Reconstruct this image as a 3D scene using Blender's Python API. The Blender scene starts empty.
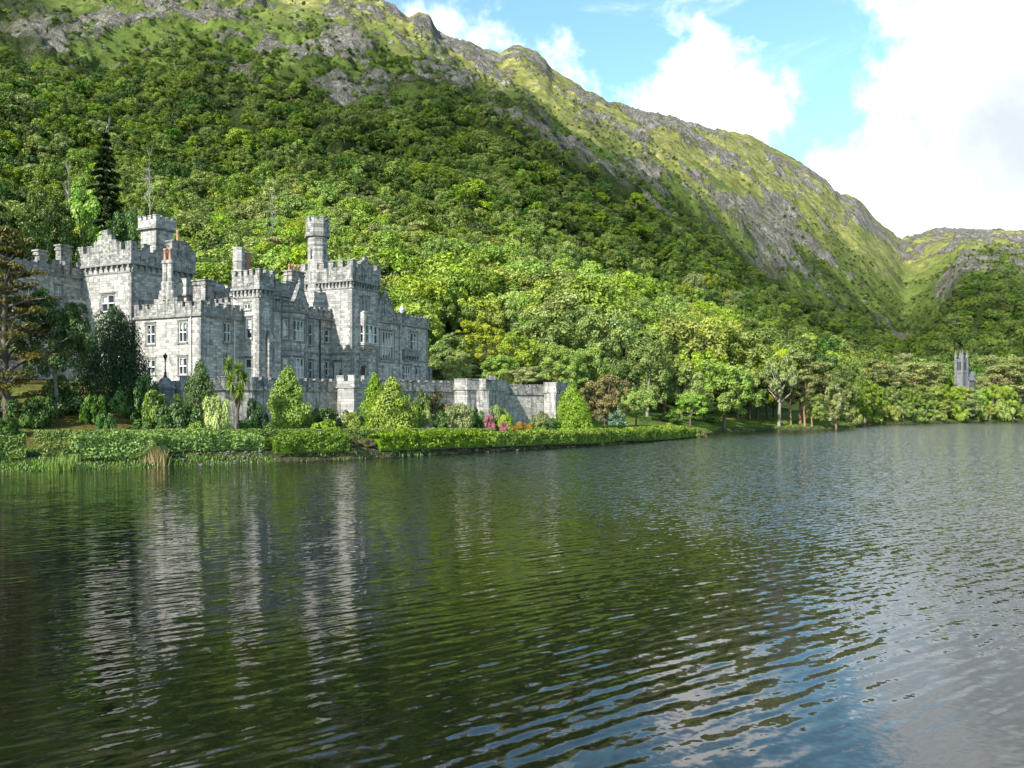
import bpy, math, random
import numpy as np
from mathutils import Vector, Matrix

S = bpy.context.scene
COL = S.collection
R = math.radians

# ---------------------------------------------------------------- camera, sky, sun, exposure
FPX, HZ, CAMZ = 890.0, 408.0, 5.0
cam_d = bpy.data.cameras.new("camera")
cam_d.sensor_width = 36.0
cam_d.lens = 36.0 * FPX / 1024.0
cam_d.shift_y = (HZ - 384.0) / 1024.0
cam_d.clip_start = 0.5
cam_d.clip_end = 9000.0
cam = bpy.data.objects.new("camera", cam_d)
cam.location = (0, 0, CAMZ)
cam.rotation_euler = (R(90), 0, 0)
COL.objects.link(cam)
S.camera = cam

S.view_settings.view_transform = 'Standard'
S.view_settings.look = 'None'
S.view_settings.exposure = 0.95
S.view_settings.gamma = 1.0
S.render.engine = 'CYCLES'
cy = S.cycles
cy.use_denoising = True
cy.max_bounces = 5
cy.diffuse_bounces = 2
cy.glossy_bounces = 3
cy.transmission_bounces = 3
cy.transparent_max_bounces = 4
cy.caustics_reflective = False
cy.caustics_refractive = False
cy.use_adaptive_sampling = True
cy.adaptive_threshold = 0.015

SUN_EL = R(34)
SUN_AZ = Vector((-0.62, -0.785))          # horizontal direction towards the sun
to_sun = Vector((SUN_AZ.x * math.cos(SUN_EL), SUN_AZ.y * math.cos(SUN_EL), math.sin(SUN_EL)))
sun_d = bpy.data.lights.new("sun", 'SUN')
sun_d.energy = 5.0
sun_d.angle = R(0.5)
sun_d.color = (1.0, 0.95, 0.86)
sun = bpy.data.objects.new("sun", sun_d)
sun.rotation_euler = to_sun.to_track_quat('Z', 'Y').to_euler()
COL.objects.link(sun)

world = bpy.data.worlds.new("World")
S.world = world
world.use_nodes = True


class NT:
    """small helper for node trees"""
    def __init__(self, tree):
        self.t = tree
        tree.nodes.clear()

    def n(self, typ, ins=None, **props):
        nd = self.t.nodes.new(typ)
        for k, v in props.items():
            setattr(nd, k, v)
        for k, v in (ins or {}).items():
            s = nd.inputs[k]
            if isinstance(v, bpy.types.NodeSocket):
                self.t.links.new(v, s)
            else:
                s.default_value = v
        return nd

    def math(self, op, a, b=0.0, c=0.0, clamp=False):
        nd = self.n('ShaderNodeMath', {0: a, 1: b, 2: c}, operation=op, use_clamp=clamp)
        return nd.outputs[0]

    def ramp(self, fac, stops, interp='LINEAR'):
        nd = self.n('ShaderNodeValToRGB', {0: fac})
        cr = nd.color_ramp
        cr.interpolation = interp
        while len(cr.elements) < len(stops):
            cr.elements.new(0.5)
        for e, (p, c) in zip(cr.elements, stops):
            e.position = p
            e.color = (*c, 1.0) if len(c) == 3 else c
        return nd.outputs[0]

    def mixc(self, f, a, b, blend='MIX'):
        nd = self.n('ShaderNodeMix', data_type='RGBA', blend_type=blend)
        for sock, v in ((nd.inputs[0], f), (nd.inputs[6], a), (nd.inputs[7], b)):
            if isinstance(v, bpy.types.NodeSocket):
                self.t.links.new(v, sock)
            else:
                if sock.type == 'RGBA' and len(v) == 3:
                    v = (*v, 1.0)
                sock.default_value = v
        return nd.outputs[2]

    def noise(self, vec, scale, detail=4, rough=0.55, dist=0.0):
        nd = self.n('ShaderNodeTexNoise', {'Scale': scale, 'Detail': detail, 'Roughness': rough, 'Distortion': dist})
        if vec is not None:
            self.t.links.new(vec, nd.inputs['Vector'])
        return nd.outputs[0]

    def mapr(self, v, a, b, c=0.0, d=1.0, smooth=True):
        nd = self.n('ShaderNodeMapRange', {0: v, 1: a, 2: b, 3: c, 4: d}, interpolation_type='SMOOTHSTEP' if smooth else 'LINEAR')
        return nd.outputs[0]


def sky_world():
    w = NT(world.node_tree)
    sky = w.n('ShaderNodeTexSky', sky_type='NISHITA', sun_disc=False, sun_elevation=SUN_EL,
              sun_rotation=math.atan2(SUN_AZ.x, SUN_AZ.y) % (2 * math.pi), altitude=20.0,
              air_density=1.0, dust_density=0.6, ozone_density=1.2)
    geo = w.n('ShaderNodeTexCoord')
    d = geo.outputs['Generated']
    # big cumulus groups, each a soft ball of directions: (east-west tangent, height tangent, angular radius)
    blobs = [(705, 78, 52), (742, 92, 46), (672, 98, 34), (770, 84, 26), (700, 100, 50),
             (945, 95, 85), (1010, 40, 120), (1010, 170, 120), (930, 190, 85), (905, 140, 60), (868, 182, 40),
             (1120, 110, 170), (1180, 230, 170), (860, 222, 40), (905, 232, 60), (960, 0, 60),
             (478, 40, 26), (510, 48, 28), (552, 68, 26), (530, 80, 40), (440, 30, 40),
             (1060, -150, 90), (200, -300, 150), (1300, -100, 180)]
    f = None
    for px, py, r in blobs:
        v = Vector(((px - 512) / FPX, 1.0, (HZ - py) / FPX)).normalized()
        dist = w.n('ShaderNodeVectorMath', {0: d, 1: v}, operation='DISTANCE').outputs['Value']
        g = w.math('MULTIPLY', w.math('SUBTRACT', r / FPX * v.y, dist), 22.0)
        f = g if f is None else w.math('SMOOTH_MAX', f, g, 0.25)
    n1 = w.noise(d, 9.0, 8, 0.60, 0.3)
    n2 = w.noise(d, 30.0, 6, 0.62)
    nz = w.math('ADD', w.math('MULTIPLY', w.math('SUBTRACT', n1, 0.5), 5.2), w.math('MULTIPLY', w.math('SUBTRACT', n2, 0.5), 1.6))
    big = w.mapr(w.math('ADD', f, nz), -0.35, 1.0)
    # thin wisps everywhere
    mp = w.n('ShaderNodeMapping', {'Vector': d, 'Scale': (1.0, 1.0, 2.6)})
    n3 = w.noise(mp.outputs[0], 4.2, 8, 0.62, 0.6)
    wisps = w.math('MULTIPLY', w.mapr(n3, 0.52, 0.76), 0.5)
    # clouds over the rest of the sky, out of the picture
    sep = w.n('ShaderNodeSeparateXYZ', {0: d})
    behind = w.mapr(sep.outputs['Y'], 0.35, -0.15)
    n4 = w.noise(d, 2.6, 8, 0.6)
    rest = w.math('MULTIPLY', behind, w.math('MULTIPLY', w.mapr(n4, 0.52, 0.70), 0.35))
    mask = w.math('MAXIMUM', w.math('MAXIMUM', big, wisps), rest)
    # cloud shading: grey bellies where the cloud is thick
    n5 = w.noise(d, 5.5, 5, 0.5)
    gd = w.n('ShaderNodeVectorMath', {0: d, 1: Vector(((1010 - 512) / FPX, 1.0, (HZ - 135) / FPX)).normalized()}, operation='DISTANCE').outputs['Value']
    belly = w.math('MULTIPLY', w.mapr(gd, 0.17, 0.03), w.mapr(n5, 0.25, 0.50))
    ccol = w.mixc(belly, (1.0, 1.0, 1.0), (0.41, 0.445, 0.475))
    ccol = w.mixc(w.mapr(n1, 0.35, 0.62), w.mixc(0.5, ccol, (0.62, 0.70, 0.76)), ccol)
    tint = w.mixc(1.0, sky.outputs[0], (1.08, 1.34, 1.22), 'MULTIPLY')
    b1 = w.n('ShaderNodeBackground', {'Color': tint, 'Strength': 0.125})
    b2 = w.n('ShaderNodeBackground', {'Color': ccol, 'Strength': 1.05})
    mx = w.n('ShaderNodeMixShader', {0: mask, 1: b1.outputs[0], 2: b2.outputs[0]})
    out = w.n('ShaderNodeOutputWorld', {'Surface': mx.outputs[0]})


sky_world()


# ---------------------------------------------------------------- helpers
def P(px, py, Y):
    return Vector(((px - 512) / FPX * Y, Y, CAMZ + (HZ - py) / FPX * Y))


def vnoise(x, y, seed=0):
    rs = np.random.RandomState(seed)
    T = rs.rand(256, 256)
    xi = np.floor(x).astype(int); yi = np.floor(y).astype(int)
    fx = x - xi; fy = y - yi
    fx = fx * fx * (3 - 2 * fx); fy = fy * fy * (3 - 2 * fy)
    a = T[xi & 255, yi & 255]; b = T[(xi + 1) & 255, yi & 255]
    c = T[xi & 255, (yi + 1) & 255]; e = T[(xi + 1) & 255, (yi + 1) & 255]
    return (a * (1 - fx) + b * fx) * (1 - fy) + (c * (1 - fx) + e * fx) * fy


def fbm(x, y, scale, octv=4, gain=0.5, seed=0):
    s = 0; amp = 1.0; tot = 0.0; f = 1.0 / scale
    for i in range(octv):
        s = s + amp * vnoise(x * f + 17.3 * i, y * f + 9.1 * i, seed + i)
        tot += amp; amp *= gain; f *= 2.03
    return s / tot


def sstep(a, b, x):
    t = np.clip((x - a) / (b - a), 0, 1)
    return t * t * (3 - 2 * t)


def tag(o, label=None, cat=None, group=None, kind=None):
    if label: o['label'] = label
    if cat: o['category'] = cat
    if group: o['group'] = group
    if kind: o['kind'] = kind
    return o


def empty(name, loc=(0, 0, 0), rz=0.0):
    o = bpy.data.objects.new(name, None)
    o.location = loc
    o.rotation_euler = (0, 0, rz)
    o.empty_display_size = 0.5
    COL.objects.link(o)
    return o


def link(name, me, parent=None):
    o = bpy.data.objects.new(name, me)
    COL.objects.link(o)
    if parent is not None:
        o.parent = parent
    return o


def arr_mesh(name, V, Q, mats, tint=None, matidx=None, smooth=False, k=4):
    """mesh out of arrays: V (n,3), Q (m,k)"""
    me = bpy.data.meshes.new(name)
    V = np.asarray(V, dtype=np.float32); Q = np.asarray(Q, dtype=np.int32)
    me.vertices.add(len(V)); me.vertices.foreach_set('co', V.ravel())
    m = len(Q)
    me.loops.add(m * k); me.loops.foreach_set('vertex_index', Q.ravel())
    me.polygons.add(m)
    me.polygons.foreach_set('loop_start', np.arange(0, m * k, k, dtype=np.int32))
    me.polygons.foreach_set('loop_total', np.full(m, k, dtype=np.int32))
    for mt in mats:
        me.materials.append(mt)
    if matidx is not None:
        me.polygons.foreach_set('material_index', np.asarray(matidx, dtype=np.int32))
    me.polygons.foreach_set('use_smooth', np.full(m, smooth))
    if tint is not None:
        at = me.attributes.new('tint', 'FLOAT', 'FACE')
        at.data.foreach_set('value', np.asarray(tint, dtype=np.float32))
    me.update(calc_edges=True)
    return me


class MB:
    """collects boxes, prisms and tubes into one mesh"""
    def __init__(self):
        self.v = []; self.f = []; self.m = []

    def poly(self, pts, m=0):
        i = len(self.v)
        self.v += [tuple(p) for p in pts]
        self.f.append(tuple(range(i, i + len(pts)))); self.m.append(m)

    def box8(self, p, m=0):
        i = len(self.v)
        self.v += [tuple(q) for q in p]
        for q in ((3, 2, 1, 0), (4, 5, 6, 7), (0, 1, 5, 4), (1, 2, 6, 5), (2, 3, 7, 6), (3, 0, 4, 7)):
            self.f.append(tuple(i + k for k in q)); self.m.append(m)

    def box(self, x0, x1, y0, y1, z0, z1, m=0):
        self.box8([(x0, y0, z0), (x1, y0, z0), (x1, y1, z0), (x0, y1, z0), (x0, y0, z1), (x1, y0, z1), (x1, y1, z1), (x0, y1, z1)], m)

    def obox(self, p0, p1, s0, s1, n0, n1, z0, z1, m=0):
        """box along the line p0->p1: s along it, n outwards (right hand side), z up"""
        p0 = Vector(p0).to_2d(); d = (Vector(p1).to_2d() - p0).normalized(); n = Vector((d.y, -d.x))
        q = [p0 + d * s + n * k for s, k in ((s0, n1), (s1, n1), (s1, n0), (s0, n0))]
        self.box8([(a.x, a.y, z0) for a in q] + [(a.x, a.y, z1) for a in q], m)

    def loft(self, rings, m=0, caps=True):
        """rings: lists of equal length of points, bottom to top"""
        i0 = len(self.v); k = len(rings[0])
        for r in rings:
            self.v += [tuple(p) for p in r]
        for j in range(len(rings) - 1):
            for a in range(k):
                b = (a + 1) % k
                self.f.append((i0 + j * k + a, i0 + j * k + b, i0 + (j + 1) * k + b, i0 + (j + 1) * k + a)); self.m.append(m)
        if caps:
            self.f.append(tuple(i0 + a for a in reversed(range(k)))); self.m.append(m)
            self.f.append(tuple(i0 + (len(rings) - 1) * k + a for a in range(k))); self.m.append(m)

    def lathe(self, c, prof, k=12, m=0, rot=0.0):
        self.loft([[(c[0] + r * math.cos(rot + 2 * math.pi * a / k), c[1] + r * math.sin(rot + 2 * math.pi * a / k), c[2] + z) for a in range(k)] for r, z in prof], m)

    def tube(self, pts, rad, k=6, m=0):
        rings = []
        pts = [Vector(p) for p in pts]
        for i, p in enumerate(pts):
            t = (pts[min(i + 1, len(pts) - 1)] - pts[max(i - 1, 0)]).normalized()
            a = t.cross(Vector((0.31, 0.95, 0.05)))
            if a.length < 1e-3: a = t.cross(Vector((1, 0, 0)))
            a.normalize(); b = t.cross(a)
            rings.append([p + (a * math.cos(2 * math.pi * j / k) + b * math.sin(2 * math.pi * j / k)) * rad[i] for j in range(k)])
        self.loft(rings, m)

    def mesh(self, name, mats, smooth=False):
        me = bpy.data.meshes.new(name)
        me.from_pydata(self.v, [], self.f)
        for mt in mats: me.materials.append(mt)
        me.polygons.foreach_set('material_index', self.m)
        if smooth: me.polygons.foreach_set('use_smooth', [True] * len(self.f))
        me.update()
        return me

    def build(self, name, mats, parent=None, smooth=False):
        if not isinstance(mats, (list, tuple)): mats = [mats]
        return link(name, self.mesh(name, mats, smooth), parent)


def material(name):
    m = bpy.data.materials.new(name)
    m.use_nodes = True
    return m, NT(m.node_tree)


def finish(t, color, rough=0.8, bump=None, bstr=0.3, bdist=0.1, spec=0.3):
    ins = {'Base Color': color, 'Roughness': rough, 'Specular IOR Level': spec}
    if bump is not None:
        bp = t.n('ShaderNodeBump', {'Strength': bstr, 'Distance': bdist, 'Height': bump})
        ins['Normal'] = bp.outputs[0]
    pb = t.n('ShaderNodeBsdfPrincipled', ins)
    t.n('ShaderNodeOutputMaterial', {'Surface': pb.outputs[0]})
    return pb


# ---------------------------------------------------------------- materials
def leaf_mat(name, c1, c2, trans=0.3, hue=0.014, vary=0.34):
    m, t = material(name)
    tint = t.n('ShaderNodeAttribute', attribute_name='tint', attribute_type='GEOMETRY').outputs['Fac']
    oi = t.n('ShaderNodeObjectInfo').outputs['Random']
    col = t.mixc(tint, c1, c2)
    hv = t.n('ShaderNodeHueSaturation', {'Hue': t.mapr(oi, 0, 1, 0.5 - hue, 0.5 + hue, False),
                                         'Value': t.mapr(t.math('FRACT', t.math('MULTIPLY', oi, 7.31)), 0, 1, 1 - vary * 0.6, 1 + vary * 0.6, False),
                                         'Saturation': t.mapr(t.math('FRACT', t.math('MULTIPLY', oi, 3.77)), 0, 1, 0.85, 1.08, False), 'Color': col}).outputs[0]
    d = t.n('ShaderNodeBsdfDiffuse', {'Color': hv})
    tr = t.n('ShaderNodeBsdfTranslucent', {'Color': t.mixc(1.0, hv, (1.0, 1.0, 0.6), 'MULTIPLY')})
    g = t.n('ShaderNodeBsdfGlossy', {'Color': (1, 1, 1, 1), 'Roughness': 0.45})
    s = t.n('ShaderNodeMixShader', {0: trans, 1: d.outputs[0], 2: tr.outputs[0]})
    s2 = t.n('ShaderNodeMixShader', {0: 0.025, 1: s.outputs[0], 2: g.outputs[0]})
    t.n('ShaderNodeOutputMaterial', {'Surface': s2.outputs[0]})
    return m


LEAF = {
    'dark': leaf_mat('leaf_dark', (0.040, 0.075, 0.010), (0.105, 0.165, 0.022)),
    'mid': leaf_mat('leaf_mid', (0.092, 0.155, 0.016), (0.225, 0.295, 0.036)),
    'lime': leaf_mat('leaf_lime', (0.150, 0.245, 0.020), (0.345, 0.455, 0.050)),
    'gold': leaf_mat('leaf_gold', (0.175, 0.235, 0.018), (0.410, 0.455, 0.055)),
    'fresh': leaf_mat('leaf_fresh', (0.150, 0.260, 0.026), (0.360, 0.480, 0.070)),
    'grey': leaf_mat('leaf_grey', (0.155, 0.215, 0.050), (0.350, 0.410, 0.115)),
    'pine': leaf_mat('leaf_pine', (0.135, 0.175, 0.045), (0.400, 0.410, 0.140)),
    'spruce': leaf_mat('leaf_spruce', (0.018, 0.038, 0.010), (0.045, 0.078, 0.017), 0.15),
    'yew': leaf_mat('leaf_yew', (0.008, 0.026, 0.004), (0.024, 0.066, 0.009), 0.12),
    'rhodo': leaf_mat('leaf_rhodo', (0.024, 0.070, 0.007), (0.095, 0.190, 0.018), 0.2),
    'rust': leaf_mat('leaf_rust', (0.115, 0.100, 0.040), (0.250, 0.210, 0.085)),
    'cedar': leaf_mat('leaf_cedar', (0.050, 0.055, 0.012), (0.170, 0.135, 0.025)),
    'cypress': leaf_mat('leaf_cypress', (0.110, 0.190, 0.012), (0.330, 0.420, 0.035), 0.2),
    'hedge': leaf_mat('leaf_hedge', (0.075, 0.150, 0.012), (0.275, 0.370, 0.040), 0.2),
    'blue': leaf_mat('leaf_blue', (0.160, 0.260, 0.180), (0.280, 0.400, 0.290)),
    'cream': leaf_mat('leaf_cream', (0.250, 0.310, 0.060), (0.520, 0.540, 0.210)),
    'pink': leaf_mat('leaf_pink', (0.300, 0.070, 0.110), (0.480, 0.150, 0.220)),
    'purple': leaf_mat('leaf_purple', (0.180, 0.110, 0.360), (0.320, 0.230, 0.520)),
    'orange': leaf_mat('leaf_orange', (0.260, 0.140, 0.020), (0.400, 0.250, 0.045)),
    'straw': leaf_mat('leaf_straw', (0.250, 0.215, 0.105), (0.470, 0.400, 0.210)),
    'reed': leaf_mat('leaf_reed', (0.090, 0.190, 0.022), (0.260, 0.400, 0.060)),
}


def bark_mat(name, c1, c2):
    m, t = material(name)
    co = t.n('ShaderNodeTexCoord').outputs['Object']
    mp = t.n('ShaderNodeMapping', {'Vector': co, 'Scale': (6, 6, 1.2)}).outputs[0]
    n = t.noise(mp, 5, 6, 0.65)
    finish(t, t.ramp(n, [(0.3, c1), (0.7, c2)]), 0.9, n, 0.5, 0.05)
    return m


BARK = bark_mat('bark', (0.045, 0.035, 0.026), (0.17, 0.14, 0.11))
BARK_PALE = bark_mat('bark_pale', (0.12, 0.10, 0.08), (0.31, 0.27, 0.22))
BARK_DEAD = bark_mat('bark_dead', (0.17, 0.155, 0.14), (0.34, 0.32, 0.29))
BARK_RED = bark_mat('bark_red', (0.14, 0.075, 0.045), (0.36, 0.22, 0.14))


def stone_mat(name, lo, hi, stain, stain_amt, bw=0.75, bh=0.34, mortar=0.62, obj_coord=True, blocks=1.0):
    m, t = material(name)
    co = t.n('ShaderNodeTexCoord').outputs['Object']
    sp = t.n('ShaderNodeSeparateXYZ', {0: co})
    run = t.math('ADD', sp.outputs[0], sp.outputs[1])
    v2 = t.n('ShaderNodeCombineXYZ', {0: run, 1: sp.outputs[2], 2: 0.0}).outputs[0]
    br = t.n('ShaderNodeTexBrick', {'Vector': v2, 'Color1': (0, 0, 0, 1), 'Color2': (1, 1, 1, 1), 'Mortar': (0.5, 0.5, 0.5, 1), 'Scale': 1.0,
                                    'Mortar Size': 0.022, 'Mortar Smooth': 0.2, 'Bias': 0.0, 'Brick Width': bw, 'Row Height': bh})
    br.offset = 0.37; br.squash = 0.7; br.squash_frequency = 3
    n1 = t.noise(co, 0.55, 6, 0.62)
    n2 = t.noise(co, 4.0, 5, 0.6)
    f = t.math('ADD', t.math('MULTIPLY', br.outputs['Color'], 0.60 * blocks), t.math('ADD', t.math('MULTIPLY', n1, 0.40), t.math('MULTIPLY', n2, 0.30)))
    col = t.ramp(f, [(0.28, lo), (0.92, hi)])
    # rain streaks and lichen
    mp = t.n('ShaderNodeMapping', {'Vector': co, 'Scale': (1.5, 1.5, 0.16)}).outputs[0]
    st = t.noise(mp, 1.5, 6, 0.66)
    pa = t.noise(co, 1.1, 7, 0.7, 0.4)
    sm = t.math('MULTIPLY', t.math('MAXIMUM', t.mapr(st, 0.50, 0.64), t.mapr(pa, 0.55, 0.65)), stain_amt)
    col = t.mixc(sm, col, stain)
    col = t.mixc(t.math('MULTIPLY', br.outputs['Fac'], 0.6), col, tuple(c * mortar for c in hi))
    h = t.math('SUBTRACT', t.math('ADD', t.math('MULTIPLY', n2, 0.5), t.math('MULTIPLY', br.outputs['Color'], 0.3)), t.math('MULTIPLY', br.outputs['Fac'], 0.8))
    finish(t, col, 0.9, h, 0.8, 0.08, 0.2)
    return m


STONE = stone_mat('grey_stone', (0.19, 0.182, 0.168), (0.480, 0.460, 0.435), (0.085, 0.085, 0.087), 0.55, 0.80, 0.36, 0.45)
STONE_DARK = stone_mat('weathered_stone', (0.112, 0.108, 0.104), (0.36, 0.348, 0.328), (0.036, 0.036, 0.038), 0.85, 0.6, 0.3)
STONE_TRIM = stone_mat('dressed_stone', (0.13, 0.13, 0.13), (0.27, 0.265, 0.26), (0.06, 0.06, 0.06), 0.6, 0.9, 0.42)
STONE_WALL = stone_mat('garden_wall_stone', (0.19, 0.182, 0.172), (0.45, 0.43, 0.40), (0.085, 0.085, 0.085), 0.85, 0.7, 0.34)
CHAPEL_STONE = stone_mat('chapel_stone', (0.12, 0.125, 0.135), (0.23, 0.235, 0.24), (0.08, 0.08, 0.08), 0.5)


def flat_mat(name, col, rough=0.6, var=0.25, scale=8.0, spec=0.3, metallic=0.0):
    m, t = material(name)
    co = t.n('ShaderNodeTexCoord').outputs['Object']
    n = t.noise(co, scale, 5, 0.6)
    pb = finish(t, t.mixc(n, tuple(c * (1 - var) for c in col), tuple(min(1, c * (1 + var)) for c in col)), rough, n, 0.2, 0.02, spec)
    pb.inputs['Metallic'].default_value = metallic
    return m


MULLION = flat_mat('pale_window_stone', (0.52, 0.51, 0.49), 0.8)
SLATE = flat_mat('roof_slate', (0.10, 0.105, 0.115), 0.6)
TERRACOTTA = flat_mat('terracotta', (0.36, 0.20, 0.14), 0.85, 0.35)
BRICK_RED = flat_mat('red_brick', (0.30, 0.13, 0.10), 0.9, 0.3)
IRON = flat_mat('black_iron', (0.02, 0.022, 0.025), 0.45, 0.2)
DOOR = flat_mat('door_wood', (0.035, 0.028, 0.024), 0.6)
URN = flat_mat('pale_urn', (0.62, 0.60, 0.57), 0.8)


def glass_mat():
    m, t = material('window_glass')
    co = t.n('ShaderNodeTexCoord').outputs['Object']
    v = t.n('ShaderNodeTexVoronoi', {'Vector': co, 'Scale': 0.55})
    sel = t.mapr(t.n('ShaderNodeSeparateColor', {0: v.outputs['Color']}).outputs[0], 0.66, 0.70)
    n = t.noise(co, 1.3, 3, 0.5)
    col = t.mixc(sel, (0.025, 0.03, 0.04), t.mixc(n, (0.35, 0.36, 0.37), (0.55, 0.55, 0.53)))
    bp = t.n('ShaderNodeBump', {'Strength': 0.05, 'Distance': 0.02, 'Height': t.noise(co, 2.0, 2, 0.5)})
    pb = t.n('ShaderNodeBsdfPrincipled', {'Base Color': col, 'Roughness': 0.06, 'Specular IOR Level': 0.7, 'Normal': bp.outputs[0]})
    t.n('ShaderNodeOutputMaterial', {'Surface': pb.outputs[0]})
    return m


GLASS = glass_mat()

# ---------------------------------------------------------------- the ground: lake shore, garden, terrace, hillside
def I(c, xs, ys):
    return np.interp(c, xs, ys)


SH_C = [-600, -200, 0, 60, 150, 250, 350, 450, 540, 620, 680, 704, 711, 722, 760, 830, 855, 866, 930, 1024, 1200, 1700]
SH_Y = [52, 60, 69.5, 71.5, 75, 81, 87, 97, 108.5, 123.6, 143.5, 157, 172, 186, 202, 212, 230, 262, 287, 330, 350, 420]
YW_C = [-600, -200, 0, 120, 178, 252, 335, 371, 452, 506, 570, 600, 650, 700, 712, 722, 760, 830, 855, 866, 930, 1024, 1200, 1700]
YW_Y = [70, 78, 86, 92, 98.3, 102.2, 112.0, 114.6, 124.4, 129.8, 134.6, 141, 152, 176, 184, 196, 212, 223, 242, 274, 299, 344, 365, 440]
RIDGE_PX = [(-600, -330), (-300, -245), (-100, -170), (0, -132), (200, -62), (330, -18), (383, 0), (398, 10), (408, 18), (418, 14), (430, 18), (438, 30), (450, 36), (470, 40), (488, 46), (500, 50), (506, 47), (520, 45), (537, 52), (546, 58), (552, 68),
            (575, 82), (600, 95), (607, 99), (635, 107), (669, 116), (690, 123), (710, 129), (747, 135), (779, 151), (805, 165), (825, 177), (841, 193), (858, 199), (863, 204), (876, 219),
            (885, 227), (901, 238), (910, 236), (920, 233), (938, 227), (960, 229), (977, 231), (1024, 231), (1100, 226), (1300, 200), (1700, 190)]
RIDGE_Y_C = [-600, -200, 200, 383, 500, 600, 710, 825, 885, 901, 938, 1024, 1700]
RIDGE_Y_Y = [620, 690, 730, 770, 880, 980, 1120, 1280, 1360, 1480, 1700, 1720, 1800]


def nodes_at(c):
    """for each column direction c the chain of ground nodes from the lake bed to behind the ridge: Y (n,11), z (n,11)"""
    c = np.asarray(c, float)
    sh = I(c, SH_C, SH_Y); yw = I(c, YW_C, YW_Y)
    g = I(c, [-200, 0, 200, 350, 500, 600, 690, 712, 722, 1024], [1.6, 1.6, 1.7, 1.6, 1.3, 0.9, 0.5, 0.35, 0.9, 0.8])
    Ys = [sh - 15, sh, sh + 1.3, np.minimum(sh + 4.5, yw - 1), yw, None, None, None, None, None, None]
    Zs = [np.full_like(c, -3.0), np.full_like(c, -0.12), g * 0.55, g, None, None, None, None, None, None, None]
    Zs[4] = I(c, [-200, 0, 120, 165, 178, 252, 371, 570, 600, 650, 700, 722, 1024, 1700], [4.6, 4.6, 4.4, 3.4, 2.5, 2.4, 2.4, 2.2, 2.0, 1.7, 1.3, 1.8, 1.6, 1.6])
    Ys[5] = yw + I(c, [-200, 120, 170, 180, 572, 596, 700, 1024], [9, 8, 4, 1.2, 1.2, 6, 5, 8])
    Zs[5] = I(c, [-200, 120, 170, 180, 570, 580, 600, 650, 700, 722, 1024], [6.8, 6.8, 7.2, 7.6, 7.6, 5.5, 3.0, 2.4, 2.0, 2.4, 2.4])
    Ys[6] = I(c, [-600, -200, 0, 150, 350, 430, 570, 600, 650, 710, 760, 830, 866, 930, 1024, 1200, 1700], [92, 112, 130, 145, 165, 172, 165, 170, 190, 216, 232, 246, 300, 330, 372, 400, 480])
    Zs[6] = I(c, [-600, -200, 0, 150, 350, 430, 570, 600, 650, 710, 866, 1024, 1700], [10, 10.5, 11, 10.5, 9.5, 9, 8.2, 6, 4.2, 3.8, 4.5, 5, 6])
    X7 = [-600, -200, 0, 200, 350, 520, 700, 800, 900, 1024, 1200, 1700]
    Ys[7] = I(c, X7, [180, 215, 230, 240, 260, 290, 340, 400, 470, 480, 500, 580])
    Zs[7] = I(c, X7, [46, 58, 58, 54, 52, 48, 34, 27, 24, 27, 30, 34])
    X8 = [-600, -200, 0, 330, 450, 520, 600, 700, 800, 860, 905, 938, 962, 1000, 1024, 1100, 1700]
    Ys[8] = I(c, X8, [390, 420, 430, 430, 436, 444, 490, 600, 720, 780, 810, 775, 760, 745, 740, 750, 800])
    Zs[8] = I(c, X8, [190, 196, 186, 164, 148, 135, 128, 122, 101, 77, 62, 84, 116, 118, 106, 128, 150])
    Ys[9] = I(c, RIDGE_Y_C, RIDGE_Y_Y)
    Zs[9] = CAMZ + (HZ - I(c, [p[0] for p in RIDGE_PX], [p[1] for p in RIDGE_PX])) / FPX * Ys[9]
    Ys[10] = Ys[9] * 1.3; Zs[10] = Zs[9] * 0.65
    return np.stack(Ys, 1), np.stack(Zs, 1)


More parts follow.
